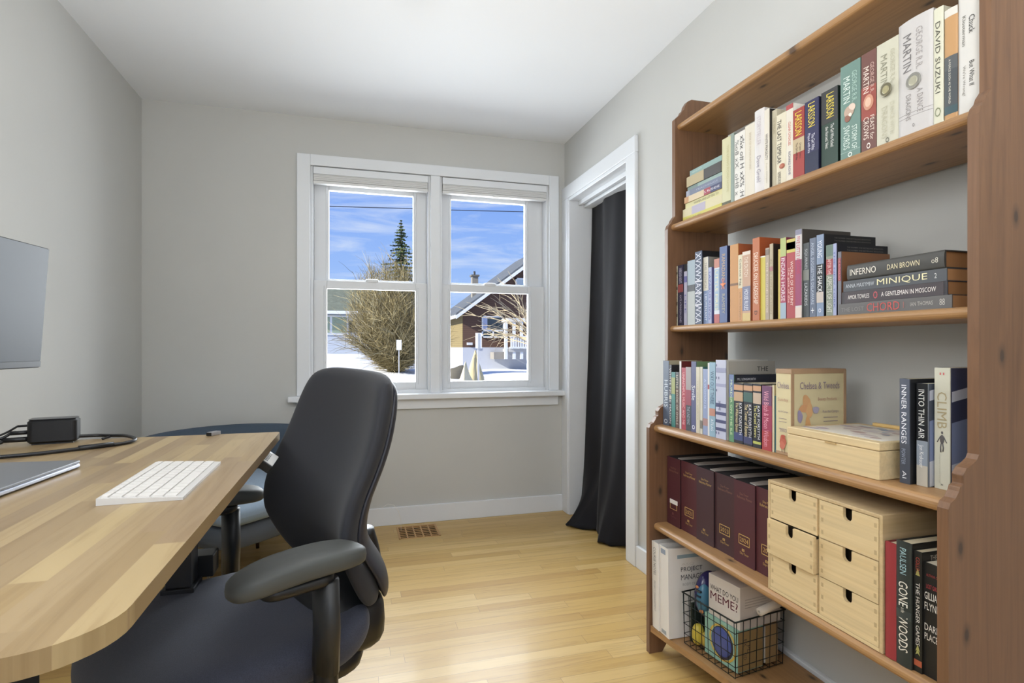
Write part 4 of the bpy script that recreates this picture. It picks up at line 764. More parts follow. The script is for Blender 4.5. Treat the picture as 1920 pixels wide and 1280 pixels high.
m = MB(); m.sq((1.150, 1.573, .272), (.052, .030, .078), mat('2e2b58', .18), 1, .9, 28, 18); m.build('shell', bo)
m = MB(); m.sq((1.126, 1.564, .268), (.030, .022, .055), mat('3f6f88', .3), 1, .9, 24, 16)
m.build('face_disc', bo); m = MB()
for q in range(3): m.box((1.096, 1.553, .293-.016*q), (1.103, 1.575, .299-.016*q), mat('2a3440', .3))
m.build('mouth_bars', bo)
for q in ((1.106, 1.575, .303), (1.104, 1.556, .232)): MB().sq(q, (.005, .008, .006), mat('c4824a', .4)).build('button', bo)
yb_ = thing('toy_shaker', (1.13, 1.59, .115), 'yellow plastic toy shaped like a rounded shell low in the wire basket', 'toy')
m = MB(); m.sq((1.118, 1.586, .142), (.020, .018, .034), mat('cdb84a', .35), .8, .9); m.sq((1.130, 1.562, .134), (.018, .012, .024), mat('c2a646', .35), .8, .9); m.build('toy_shell', yb_)
gb = MB(); gb.box((1.11, 1.606, .1085), (1.27, 1.614, .236), mat('26302a', .6)); o = gb.build('notebook', None, .002); tag(o, 'dark green flat box standing between the binder and the purple toy', 'box')
piv = Matrix.Translation((1.09, 1.40, 0)) @ Matrix.Rotation(R(8), 4, 'Z') @ Matrix.Translation((-1.09, -1.40, 0))
for o in list(col.objects):
    if o.parent is None and (o.name.startswith(('wire_basket', 'game_box', 'card_box', 'paper_roll', 'toy_', 'notebook'))): o.matrix_basis = piv @ o.matrix_basis
# ---------------------------------------------------------------- desk
dk = thing('desk', (-.57, 1.1, 0), 'wood-topped desk with rounded corners and dark metal frame beside the left-hand wall', 'desk')
def rrect(x0, y0, x1, y1, r, n=10):
    P = []
    for cx, cy, a0 in ((x1-r, y1-r, 0), (x0+r, y1-r, 90), (x0+r, y0+r, 180), (x1-r, y0+r, 270)):
        P += [(cx+r*math.cos(R(a0+90*i/n)), cy+r*math.sin(R(a0+90*i/n))) for i in range(n+1)]
    return P
DX0, DX1, DY0, DY1, DZ = -.955, -.1955, .512, 1.668, .85
P = [(DX1-.006, DY1-.004)]; P = rrect(DX0, DY0, DX1, DY1, .012)
pn = []
for cx, cy, a0, r in ((DX1-.012, DY1-.012, 0, .012), (DX0+.03, DY1-.03, 90, .03), (DX0+.07, DY0+.07, 180, .07), (DX1-.075, DY0+.075, 270, .075)):
    pn += [(cx+r*math.cos(R(a0+9*i)), cy+r*math.sin(R(a0+9*i))) for i in range(11)]
MB().prism(pn, DZ-.020, DZ, M['desk'], 2).build('desktop', dk, .0025, 3)
fr = mat('2b2c30', .5, .3)
for yy in (.78, 1.50):
    m = MB(); m.box((-.43, yy-.04, .03), (-.36, yy+.04, .52), fr); m.box((-.422, yy-.032, .52), (-.368, yy+.032, DZ-.055), fr); m.build('leg_column', dk, .002)
    MB().box((-.90, yy-.035, 0), (-.24, yy+.035, .030), fr).build('foot', dk, .006)
    MB().box((-.88, yy-.03, DZ-.055), (-.25, yy+.03, DZ-.020), fr).build('top_bracket', dk, .003)
m = MB(); m.box((-.62, .74, DZ-.060), (-.58, 1.54, DZ-.022), fr); m.box((-.42, .82, DZ-.060), (-.38, 1.46, DZ-.022), fr); m.build('cross_rail', dk, .003)
cb = MB(); cb.box((-.428, 1.535, .515), (-.335, 1.595, .568), M['blk']); 
cb.build('power_box', dk, .003)
ct = thing('desk_controller', (-.21, 1.52, .80), 'small black controller box with a white face under the far desk edge', 'controller')
Tm = Matrix.Translation((-.212, 1.50, .806)) @ Matrix.Rotation(R(38), 4, 'Y')
m = MB(); m.box((-.02, -.05, -.012), (.026, .07, .008), M['blk'], Tm); m.build('housing', ct, .002)
m = MB(); m.box((-.016, -.047, .008), (.024, .067, .0095), M['white'], Tm)
for q in range(7): m.box((-.006, -.035+.013*q, .0095), (.008, -.031+.013*q, .0102), M['blk'], Tm)
m.build('face_label', ct)
for lab, pts, c in (('thin beige cord hanging in front of the power box below the desk', [(-.350, 1.600, .56), (-.356, 1.606, .53), (-.362, 1.606, .49), (-.366, 1.61, .30), (-.36, 1.62, .005)], 'c9bfae'),
                    ('beige cable slanting down and away from the power box below the desk', [(-.360, 1.600, .535), (-.380, 1.612, .525), (-.405, 1.606, .508), (-.44, 1.625, .44), (-.50, 1.64, .20), (-.52, 1.65, .006)], 'cdc3b0')):
    tag(MB().tube(pts, .0035, mat(c, .5), 6).build('cable'), lab, 'cable')
# keyboard
kb = thing('keyboard', (-.313, 1.105, DZ), 'slim white wireless keyboard lying on the wooden desk', 'keyboard'); kb.rotation_euler = (0, 0, R(91))
m = MB(); n = 6
pts = [(-.0575, 0), (.0575, 0), (.0575, .0095), (.045, .0105), (-.0575, .0045)]
MB().prism([(-y, z) for y, z in [(-.0575, 0), (.0575, 0), (.0575, .0045), (-.045, .0110), (-.0575, .0095)]], -.1395, .1395, mat('d9d8d6', .35), 0).build
m = MB(); pp = [(-.0575, .0002), (.0575, .0002), (.0575, .0108), (-.0575, .0045)]      # local y: + = far from the typist
m.prism(pp, -.1395, .1395, mat('c3c0bc', .4), 0); m.build('base', None, T=True).parent = kb
m = MB(); rows = [(14, .0095), (13.5, .0165), (13.5, .0165), (13.5, .0165), (13, .0165), (9, .0165)]
y = .053
for ri, (nk, hh) in enumerate([(14, .0095), (14, .0165), (14, .0165), (13, .0165), (12, .0165), (10, .0165)]):
    wk = .271/nk
    xk = -.1355
    sizes = [1]*nk
    if ri == 5: sizes = [1, 1, 1, 1.25, 5, 1.25, 1, 1, 1, 1]
    tot = sum(sizes)
    for q in range(nk):
        wk = .271*sizes[q]/tot; zz = .0045+(.0063)*((y-hh/2+.0575)/.115)
        Tm = Matrix.Translation((xk+wk/2, y-hh/2, zz)) @ Matrix.Rotation(R(3.1), 4, 'X')
        m.box((-wk/2+.0009, -hh/2+.0007, 0), (wk/2-.0009, hh/2-.0007, .0022), mat('cfcbc6', .5), Tm); xk += wk
    y -= hh+.0017
m.build('keys', None, T=True).parent = kb
# laptop
lp = thing('laptop', (-.63, 1.14, DZ), 'closed grey aluminium laptop lying on the left part of the desk', 'laptop'); lp.rotation_euler = (0, 0, R(-5))
m = MB(); m.rbox((-.105, -.152, .002), (.105, .152, .0095), M['alu'], .010, 5); o = m.build('base', None, T=True); o.parent = lp
m = MB(); m.rbox((-.105, -.152, .0102), (.105, .152, .0150), mat('7c7e82', .35, .5), .010, 5); o = m.build('lid', None, T=True); o.parent = lp
# dock and its cables
dc = thing('docking_station', (-.71, 1.632, DZ), 'small black box-shaped dock with rounded edges on the far side of the desk', 'dock'); dc.rotation_euler = (0, 0, R(12))
m = MB(); m.rbox((-.049, -.026, .003), (.049, .026, .060), mat('131315', .45), .012, 6, smooth=False); m.build('dock_body', None, T=True).parent = dc
m = MB(); m.rbox((-.047, -.024, .0602), (.047, .024, .0618), mat('3c3d40', .3), .011, 6); m.build('dock_top', None, T=True).parent = dc
m = MB(); m.box((-.04, -.02, 0), (.04, .02, .003), M['blk']); m.build('rubber_foot', None, T=True).parent = dc
def bez(pts, n=8):
    out = []; P = [Vector(p) for p in pts]; P = [P[0]]+P+[P[-1]]
    for i in range(1, len(P)-2):
        for k in range(n):
            t = k/n; a, b, c, d = P[i-1], P[i], P[i+1], P[i+2]
            out.append(.5*((2*b)+(-a+c)*t+(2*a-5*b+4*c-d)*t*t+(-a+3*b-3*c+d)*t**3))
    return out+[P[-2]]
bk_ = mat('1a1a1c', .4)
zc = DZ+.0045
ca = thing('cable', (-.6, 1.58, DZ), 'black cable looping across the desk from the dock towards the laptop', 'cable')
m = MB(); m.tube(bez([(-.665, 1.645, DZ+.012), (-.635, 1.672, zc+.004), (-.60, 1.66, zc+.004), (-.56, 1.638, zc+.005), (-.522, 1.590, zc+.003), (-.528, 1.552, zc), (-.565, 1.515, zc), (-.612, 1.482, zc), (-.655, 1.450, zc), (-.70, 1.43, zc), (-.742, 1.42, zc)]), .0042, bk_, 8); m.build('cord', ca)
MB().tube([(-.548, 1.530, zc+.0015), (-.575, 1.508, zc+.0015), (-.602, 1.489, zc+.0015)], .0065, bk_, 8, flat=.9).build('connector', ca)
MB().tube([(-.600, 1.655, zc+.002), (-.612, 1.640, zc-.001)], .003, bk_, 6).build('cable_tie', ca)
for i, (zz, x2, lab) in enumerate(((.046, 1.61, 'thin black cable leaving the dock high on its left end'), (.030, 1.60, 'black cable plugged into the middle of the dock'), (.014, 1.585, 'thick black cable with a long plug low on the dock'))):
    c_ = thing('cable', (-.80, 1.61, DZ), lab, 'cable')
    x1 = -.757; MB().tube([(x1+.002, 1.622-.004*i, DZ+zz), (x1-.022-.012*i, 1.618-.005*i, DZ+zz-.001)], (.0028, .005, .006)[i], bk_, 8).build('plug', c_)
    MB().tube(bez([(x1-.022-.012*i, 1.618-.005*i, DZ+zz-.001), (-.81, 1.61-.006*i, DZ+.026-.009*i), (-.86, 1.585-.008*i, DZ+.012-.002*i), (-.92, 1.56-.012*i, zc+.001)]), (.0024, .0034, .0042)[i], bk_, 8).build('cord', c_)
us = thing('usb_stick', (-.358, 1.655, DZ), 'tiny silver USB stick lying at the far end of the desk', 'usb stick'); us.rotation_euler = (0, 0, R(62))
m = MB(); m.box((-.020, -.008, .0003), (.014, .008, .010), mat('a9a9ae', .3, .7)); m.build('case', None, T=True, bevel=.001).parent = us
m = MB(); m.box((-.0212, -.0075, .001), (-.020, .0075, .0095), M['blk']); m.build('end_cap', None, T=True).parent = us
# monitor
mo = thing('monitor', (-.83, 1.40, DZ), 'grey-screened flat monitor cut off by the left edge of the picture', 'monitor'); mo.rotation_euler = (0, 0, R(-6.5))
# local: x = out of the screen (towards the chair), y = along the desk
T1 = Matrix.Translation((.055, 0, .335)) @ Matrix.Rotation(R(4), 4, 'Y')
def part(m, nm, par, bevel=0):
    o = m.build(nm, None, bevel, T=True); o.parent = par; return o
m = MB(); m.box((-.022, -.265, -.150), (.004, .265, .148), mat('1a1b1d', .45), T1); hou = part(m, 'housing', mo, .003)
part(MB().box((.004, -.262, -.132), (.0055, .262, .1455), mat('484d54', .45, 0), T1), 'screen', mo)
part(MB().box((.004, -.262, -.1475), (.0065, .262, -.1335), mat('4c4f53', .3), T1), 'lower_bezel', mo)
m = MB(); m.box((-.05, -.03, .012), (-.025, .03, .36), mat('2a2b2e', .4)); part(m, 'stand_post', mo, .003)
m = MB(); m.rbox((-.09, -.11, 0), (.07, .11, .012), mat('2a2b2e', .4), .02, 6); part(m, 'stand_base', mo)
# ---------------------------------------------------------------- office chair
CA = R(206); cx, cy = -.236, 1.345
oc = thing('office_chair', (cx, cy, 0), 'black high-backed office chair with padded armrests pulled up to the desk', 'chair', rz=CA)
# local: x forward, y to the chair's left (near the camera)
def seatfn(x, y, z):
    z += -.055*max(0, (x-.10)/.17)**2+.012*(abs(y)/.25)**2+.03*max(0, (-x-.12)/.12)**2; y *= 1-.05*max(0, -x/.25)
    return (x, y, z)
part(MB().pillow((.035, 0, .455), .255, .262, .050, .22, 2, seatfn, M['seat']), 'seat', oc)
part(MB().sq((.0, 0, .408), (.22, .215, .025), M['blk'], .4, .4, 32, 10), 'seat_pan', oc)
def backfn(x, y, z):
    v = z/.25                                           # -1 bottom .. 1 top
    wd = 1-(.16 if y < 0 else .05)*max(0, v)**2-(.12 if y < 0 else .04)*max(0, -v)**2.2
    y *= wd
    x += .052*math.exp(-((v+.30)/.55)**2)-.018*max(0, v)-.035*max(0, -v-.45)+.11*(y/.25)**2*(.65-.2*v)
    z += -.020*(y/.25)*max(0, v)*.3
    return (x, y, z)
bkm = MB().pillow((-.262, -.006, .768), .247, .262, .026, .15, 0, backfn, M['back'], 48, 12); part(bkm, 'backrest', oc)
# rear shell of the backrest
def shellfn(x, y, z):
    q = backfn(x, y, z); return (q[0]-.014-.02*math.exp(-((z/.25+.75)/.3)**2), q[1], q[2])
part(MB().pillow((-.272, -.006, .762), .236, .250, .016, .15, 0, shellfn, mat('2a2b33', .45), 36), 'back_shell', oc)
m = MB(); m.tube(bez([(-.295, 0, .62), (-.315, 0, .52), (-.27, 0, .42), (-.17, 0, .375), (-.05, 0, .37)]), .030, M['blk'], 12, flat=.7); part(m, 'back_bracket', oc)
m = MB(); m.sq((-.19, .03, .47), (.085, .17, .075), M['blk'], .6, .6, 28, 14); part(m, 'lumbar_cover', oc)
part(MB().tube([(-.245, .155, .55), (-.265, .158, .525)], .010, M['blk'], 8), 'height_lever', oc)
def arm(s):
    def pf(x, y, z):
        y = y*(1-.10*(x/.135))+.0; z += -.016*(x/.135)**2*(1 if x > 0 else .5); return (x, y, z)
    T_ = Matrix.Translation((-.016, s*(.292 if s > 0 else .318), .687)) @ Matrix.Rotation(R(s*6), 4, 'Z')
    a = part(MB().sq((0, 0, 0), (.128, .050, .0215), M['rub'], .5, .62, 36, 14, 2, pf, T_), 'arm_pad', oc)
    if s < 0: s = -1.07
    m = MB(); m.rbox((-.075, s*.292-.038, .645), (.06, s*.292+.038, .667), M['blk'], .03, 6, smooth=True); part(m, 'pad_bracket', oc)
    m = MB(); m.tube([(-.062, s*.296, .65), (-.064, s*.298, .56), (-.062, s*.298, .48)], .036, mat('262728', .45), 14, flat=.62); part(m, 'arm_sleeve', oc)
    m = MB(); m.tube(bez([(-.062, s*.298, .50), (-.060, s*.297, .42), (-.045, s*.275, .375), (-.02, s*.20, .362), (-.01, s*.08, .362)]), .030, M['blk'], 14, flat=.7); part(m, 'arm_post', oc)
arm(1); arm(-1)
m = MB(); m.rbox((-.12, -.07, .335), (.10, .07, .385), M['blk'], .02, 4); part(m, 'tilt_mechanism', oc)
part(MB().lathe([(0, .10), (.03, .10), (.03, .22), (.018, .222), (.018, .34), (0, .34)], (0, 0, 0), M['chrome'], 20), 'gas_cylinder', oc)
for i in range(5):
    a = R(72*i+20); ca_, sa_ = math.cos(a), math.sin(a)
    l_ = part(MB().tube([(.02*ca_, .02*sa_, .115), (.16*ca_, .16*sa_, .10), (.31*ca_, .31*sa_, .075)], .026, M['blk'], 10, r1=.016, flat=.8), 'base_leg', oc)
    m = MB(); cxx, cyy = .31*ca_, .31*sa_
    for q in (-.014, .014):
        Tm = Matrix.Translation((cxx, cyy, .029)) @ Matrix.Rotation(a+1.1, 4, 'Z') @ Matrix.Translation((q, 0, 0)) @ Matrix.Rotation(R(90), 4, 'Y')
        P = [(.028*math.cos(t), .028*math.sin(t)) for t in [2*math.pi*k/18 for k in range(18)]]
        m.prism(P, -.008, .008, mat('222326', .5), 2, T=Tm)
    m.tube([(cxx, cyy, .03), (cxx, cyy, .075)], .008, M['blk'], 8)
    o = part(m, 'caster', oc); o.parent = l_
# ---------------------------------------------------------------- armchair in the far corner
AF = R(-43); ax, ay = -.50, 2.93
ac = thing('armchair', (ax, ay, 0), 'low blue-grey upholstered tub armchair in the far corner beyond the desk', 'armchair', rz=AF)
def seat_a(x, y, z): return (x, y*(1+.06*x/.3), z+.010*(1-(x/.3)**2)*(1 if z > 0 else 0))
part(MB().pillow((.03, 0, .385), .325, .335, .042, .12, 2, seat_a, M['arm'], 30, 14), 'seat_cushion', ac)
part(MB().sq((.01, 0, .295), (.318, .340, .056), mat('4d545e', .85), .25, .35, 40, 12), 'seat_base', ac)
m = MB(); na = 44; prof_n = 10
vs = []; fs = []
for i in range(na+1):
    t = i/na; a = R(72)+(R(288)-R(72))*t; k = abs(t-.5)*2
    top = .66-.035*k**3; bot = .27; r0 = .40+.03*math.cos(2*a)*.3
    ring = []
    for j in range(16):
        b = 2*math.pi*j/16; pwf = lambda v, e: math.copysign(abs(v)**e, v)
        dr_ = .036*pwf(math.cos(b), .7)*(1 if i not in (0, na) else .02); dz_ = (top-bot)/2*pwf(math.sin(b), .5)
        zz = (top+bot)/2+dz_; rr = r0+dr_+.07*(zz-bot)/(top-bot)
        ring.append((rr*math.cos(a)*.97, rr*math.sin(a), zz))
    vs += ring
for i in range(na):
    for j in range(16): fs.append((i*16+j, i*16+(j+1) % 16, (i+1)*16+(j+1) % 16, (i+1)*16+j))
fs += [tuple(range(16)), tuple(reversed([na*16+j for j in range(16)]))]
m.add(vs, fs, M['armd'], True); part(m, 'back_shell', ac)
m = MB()
for (rr, dz_) in ((.478, -.035),):
    m.tube([(rr*math.cos(R(75)+(R(285)-R(75))*t/30)*.97, rr*math.sin(R(75)+(R(285)-R(75))*t/30), .645-.035*(abs(t/30-.5)*2)**3) for t in range(31)], .004, mat('222b36', .8), 6)
part(m, 'piping', ac)
for sx_, sy_ in ((.2, .22), (.2, -.22), (-.2, .22), (-.2, -.22)): part(MB().tube([(sx_, sy_, .26), (sx_*1.12, sy_*1.12, 0)], .014, mat('4a3626', .5), 10, r1=.009), 'leg', ac)
# ---------------------------------------------------------------- outside the window
SY, CY = math.sin(YAW), math.cos(YAW)
def W(px, py, Y):
    """the point at distance Y (metres beyond the camera along the room) seen at a photo pixel"""
    a = (px-960)/1041; r = (SY+a*CY, CY-a*SY, (650-py)/1041); t = Y/r[1]
    return Vector((r[0]*t, Y, 1.087+r[2]*t))
g = G('snow', .7); n_ = g.noise(g.map((.6, .6, .6)), 1.2, 6, .6)
g.col(g.ramp(n_, [(.3, (.74, .77, .82)), (.7, (.86, .87, .89))])); g.bump(n_, .6, .25); snow = g.m
def gz(x, y):
    q = min(1, max(0, (y-24)/16)); q = q*q*(3-2*q); s_ = min(1, max(0, (7-x)/6)); s_ = s_*s_*(3-2*s_)
    return -.42+.98*q*s_+.05*math.sin(x*1.3+y*.4)*math.cos(y*.7)+.10*math.exp(-((x-9)/2.5)**2-((y-27)/3)**2)*2
m = MB(); m.grid(110, 110, lambda u, v: (-45+110*u, 3.9+90*v*v+6*v, gz(-45+110*u, 3.9+90*v*v+6*v)), snow); o = m.build('snow_ground'); tag(o, kind='structure')
o['label'] = 'snow-covered yards sloping up to the left outside the window'
def siding(name, h, d, row, axis=2):
    g = G(name, .8); w_ = g.n('ShaderNodeTexWave', {'Vector': g.map(), 'Scale': 1/row*.5/math.pi*6.283/2, 'Distortion': 0.}, wave_type='BANDS', bands_direction='Z', wave_profile='SAW')
    g.col(g.ramp(w_.outputs[0], [(.0, lin(d)), (.18, lin(h)), (1, lin(h))])); return g.m
def roofm(name, h): 
    g = G(name, .9); n = g.noise(g.map(), 3, 6, .7); c = lin(h); g.col(g.ramp(n, [(.3, tuple(.7*x for x in c[:3])), (.7, tuple(1.2*x for x in c[:3]))])); return g.m
WT = mat('dfe1e4', .5); GL = mat('39434c', .1)
# pale house on the left
h1 = thing('house', W(640, 662, 44), 'low white house with a grey-green roof beyond the big bush, seen in the left window', 'house')
e = W(692, 585, 44); b = W(692, 664, 44); xr = e.x; ze = e.z; zb = b.z-.5; xl = -14
m = MB(); m.box((xl, 44, zb), (xr, 53, ze), siding('white_siding', 'b2b9c4', '969ca8', .3)); m.build('wall', h1)
m = MB(); zr = W(640, 541, 48).z+.25
m.prism([(43.4, ze-.12), (43.4, ze+.05), (48.5, zr), (53.6, ze+.05), (53.6, ze-.12)], xl-.5, xr+.5, roofm('shingle_green', '6f7465'), 0); m.build('roof', h1)
MB().box((xl-.5, 43.3, ze-.2), (xr+.5, 43.42, ze+.02), WT).build('gutter', h1)
a0 = W(604, 592, 44); a1 = W(653, 626, 44)
f = MB(); f.box((a0.x-1.2, 43.92, a1.z-.05), (a1.x, 44.02, a0.z+.05), WT); f = f.build('window', h1)
for q0, q1 in ((a0.x-1.1, a0.x+.55), (a0.x+.72, a1.x-.12)): MB().box((q0, 43.88, a1.z+.08), (q1, 43.93, a0.z-.08), mat('8f9b86', .2)).build('pane', f)
MB().box((W(655, 0, 44).x, 43.9, W(0, 619, 44).z), (W(665, 0, 44).x, 44, W(0, 593, 44).z), mat('3b3d38', .7)).build('shutter', h1)
m = MB(); m.box((xl, 43.95, zb-.3), (xr+.02, 44.05, W(0, 660, 44).z-.25), mat('7d8078', .8)); m.build('foundation', h1)
# brown house on the right
h2 = thing('house', W(930, 690, 36), 'brown-sided house with a gable roof and white foundation, seen in the right window', 'house')
p0 = W(868, 583, 36); xw = p0.x; zf = W(868, 651, 36).z; zg = W(868, 692, 36).z-.6; ev = W(870, 581, 36); pk2 = W(960, 515, 36); sl = (pk2.z-ev.z)/(pk2.x-ev.x)
xc = xw+6.2; zpk = ev.z+sl*(xc-ev.x)
br = siding('brown_siding', '5e4538', '402f26', .22); brs = siding('tan_siding', '84754f', '5f5338', .22)
m = MB(); m.prism([(xw, zf), (xw, ev.z-.1), (xc, zpk-.1), (2*xc-xw, ev.z-.1), (2*xc-xw, zf)], 36, 44.5, br, 1); m.build('wall', h2)
MB().box((xw-.03, 36.02, zf), (xw, 44.4, ev.z-.3), brs).build('side_wall', h2)
MB().box((xw-.02, 35.98, zg), (2*xc-xw, 44.5, zf), mat('b9bcc4', .8)).build('foundation', h2)
ov = .55; th = .16; x0 = xw-ov; z0 = ev.z-sl*ov
m = MB(); rf = roofm('shingle_grey', '5b6066')
m.prism([(x0, z0), (xc, zpk+.05), (2*xc-x0, z0), (2*xc-x0, z0+th), (xc, zpk+.05+th), (x0, z0+th)], 35.45, 45, rf, 1); m.build('roof', h2)
m = MB(); m.prism([(x0, z0-.22), (xc, zpk-.17), (xc, zpk+.07), (x0, z0+.02)], 35.38, 35.5, WT, 1); m.box((x0-.08, 35.4, z0-.16), (x0+.02, 45, z0+.04), WT); m.build('fascia', h2)
c0 = W(884, 538, 40); c1 = W(895, 519, 40)
m = MB(); m.box((c0.x, 39.7, c0.z-1.6), (c1.x, 40.2, c1.z), mat('8a857c', .9)); ch = m.build('chimney', h2)
m = MB(); m.box((c0.x-.08, 39.62, c1.z), (c1.x+.08, 40.28, c1.z+.12), mat('6d6a64', .8)); m.tube([((c0.x+c1.x)/2, 40, c1.z), ((c0.x+c1.x)/2, 40, c1.z+.4)], .08, mat('3a3a3a', .5), 8); m.build('chimney_cap', ch)
def hwin(pa, pb, Y, par, split=None, glassc='3f4a50'):
    a = W(*pa, Y); b = W(*pb, Y); a = Vector((a.x, Y, a.z)); m = MB(); t_ = .09
    m.box((a.x, Y-.10, b.z), (b.x, Y-.02, b.z+t_), WT); m.box((a.x, Y-.10, a.z-t_), (b.x, Y-.02, a.z), WT); m.box((a.x, Y-.10, b.z), (a.x+t_, Y-.02, a.z), WT); m.box((b.x-t_, Y-.10, b.z), (b.x, Y-.02, a.z), WT)
    if split:
        zs = b.z+(a.z-b.z)*split; m.box((a.x, Y-.10, zs-.05), (b.x, Y-.02, zs+.05), WT); xm = (a.x+b.x)/2; m.box((xm-.04, Y-.10, b.z), (xm+.04, Y-.02, zs), WT)
    f = m.build('window', par); MB().box((a.x+.02, Y-.05, b.z+.02), (b.x-.02, Y-.03, a.z-.02), mat(glassc, .08)).build('pane', f)
    if split: MB().box((a.x+.1, Y-.06, zs+.05), (a.x+.38, Y-.051, a.z-.1), mat('aab2cc', .8)).build('curtain', f)
hwin((903, 592), (945, 633), 36, h2, .32); hwin((966, 521), (992, 541), 36, h2, None, 'b6c2c8')
m = MB()
pa = W(950, 585, 34.6); pb = W(1010, 595, 34.6); m.box((pa.x, 34.5, W(0, 590, 34.6).z), (pa.x+5, 36, W(0, 582, 34.6).z), WT); m.build('porch_roof', h2)
for q in (949, 964, 978):
    x = W(q, 600, 34.6).x; MB().box((x-.09, 34.55, W(0, 668, 34.6).z-.3), (x+.09, 34.75, W(0, 588, 34.6).z), WT).build('porch_post', h2)
m = MB(); x0 = W(957, 0, 34.5).x
for q in range(12): m.box((x0+.16*q, 34.44, W(0, 652, 34.5).z), (x0+.16*q+.1, 34.5, W(0, 626, 34.5).z), WT)
m.box((x0-.05, 34.4, W(0, 627, 34.5).z), (x0+2.2, 34.52, W(0, 624, 34.5).z), WT); m.box((x0-.05, 34.4, W(0, 654, 34.5).z), (x0+2.2, 34.52, W(0, 650, 34.5).z), WT); m.build('railing', h2)
m = MB(); m.box((x0-.1, 34.5, W(0, 662, 34.5).z), (x0+3, 36, W(0, 655, 34.5).z), mat('b9b6b0', .8)); m.box((x0-1.0, 34.9, W(0, 668, 34.5).z-.3), (x0-.1, 35.9, W(0, 663, 34.5).z), mat('8d8880', .8)); m.build('porch_deck', h2)
m = MB(); m.box((W(875, 0, 36).x, 35.8, W(0, 646, 36).z), (W(885, 0, 36).x, 35.97, W(0, 640, 36).z), mat('cfcfcf', .5)); m.build('meter_box', h2)
# the big leafless bush
def twig(m, p, d, l, r, mt, n=4, curl=.0, grav=0.):
    pts = [p]; d = d.normalized()
    for i in range(n):
        d = (d+Vector((random.uniform(-1, 1), random.uniform(-1, 1), random.uniform(-1, 1)))*.13+Vector((0, 0, -grav))).normalized(); p = p+d*l/n; pts.append(p)
    m.tube(pts, r, mt, 3, r1=r*.35, smooth=False, caps=False); return pts, d
tw = [mat('8f8054', .9), mat('a6966a', .9), mat('6a5f40', .9), mat('b7aa82', .9)]
random.seed(3)
bs = thing('bush', W(722, 692, 29), 'large leafless olive-brown bush on the snow, seen in the left window', 'bush')
base = W(742, 690, 29); m = MB(); m2 = MB()
for i in range(330):
    a = random.uniform(0, 6.283); el = random.uniform(.0, 1.0)**.8; tilt = el*.85; d = Vector((math.cos(a)*math.sin(tilt), math.sin(a)*math.sin(tilt), math.cos(tilt)))
    L_ = random.uniform(2.8, 4.9)*(1.35-.75*el); pts, dd = twig(m, base+Vector((math.cos(a)*.2, math.sin(a)*.2, -.2)), d, L_, .020, tw[2], 5, grav=-.01+.05*el)
    for q in range(26):
        k = random.randint(1, 5); p = pts[k]+(pts[k-1]-pts[k])*random.random()
        dq = (dd*.8+Vector((random.uniform(-1, 1), random.uniform(-1, 1), random.uniform(-.5, .9)))).normalized()
        p2, d2 = twig(m2, p, dq, random.uniform(.5, 1.2), .010, random.choice(tw), 3, grav=.06)
cen = W(728, 590, 29); cz_ = cen.z-.2
for i in range(4200):
    v = Vector((random.gauss(0, 1), random.gauss(0, 1), random.gauss(0, 1))).normalized()*random.random()**.4
    p = Vector((cen.x+v.x*1.9, 29+v.y*1.9, cz_+v.z*(2.6 if v.z > 0 else 2.2))); k = max(0, min(1, (p.z-base.z)/2.6)); p.x = base.x+(p.x-base.x)*(.45+.55*k)
    d = (p-base).normalized()+Vector((random.uniform(-1, 1), random.uniform(-1, 1), random.uniform(-.6, 1)))*.6
    twig(m2, p, d, random.uniform(.3, .85), .010, random.choice(tw), 3, grav=.05)
m.build('stem', bs); tag(m2.build('twigs', bs), kind='stuff')
# spruce
sp_ = thing('spruce_tree', W(752, 640, 60), 'dark green pointed spruce rising behind the leafless bush', 'tree')
tip = W(752, 412, 60); tb_ = W(752, 640, 60); tip = Vector((tip.x, 60, tip.z)); H_ = tip.z-gz(tip.x, 60)
MB().tube([(tip.x, 60, tip.z-H_), (tip.x, 60, tip.z-.1)], .22, mat('4a3b2c', .9), 8, r1=.03).build('trunk', sp_)
m = MB(); gn = [mat('3c4a2e', .9), mat('55623a', .9), mat('2e3a26', .9), mat('6f7a48', .9)]
z = .05
while z < H_*.9:
    rad = .15+z*.42
    for q in range(int(6+z*1.5)):
        a = random.uniform(0, 6.283); l = rad*random.uniform(.6, 1.15); c, s_ = math.cos(a), math.sin(a); mt = random.choice(gn)
        for k in range(int(3+l*3)):
            f0 = (k+.4)/(3+l*3); px_ = tip.x+c*l*f0; py_ = 60+s_*l*f0; pz_ = tip.z-z-.22*l*f0+.10*l*f0*f0
            w_ = (.26*(1.15-f0)+.07)*min(1, .35+z/2)
            for t_ in range(2):
                e1 = Vector((random.uniform(-1, 1), random.uniform(-1, 1), random.uniform(-.6, .2)))*w_; e2 = Vector((random.uniform(-1, 1), random.uniform(-1, 1), random.uniform(-.6, .3)))*w_
                p = Vector((px_, py_, pz_)); m.add([p, p+e1, p+e2, p+(e1+e2)*.5+Vector((0, 0, -.10))], [(0, 1, 3), (0, 3, 2)], mt)
    z += .30+.02*z
tag(m.build('foliage', sp_), kind='stuff')
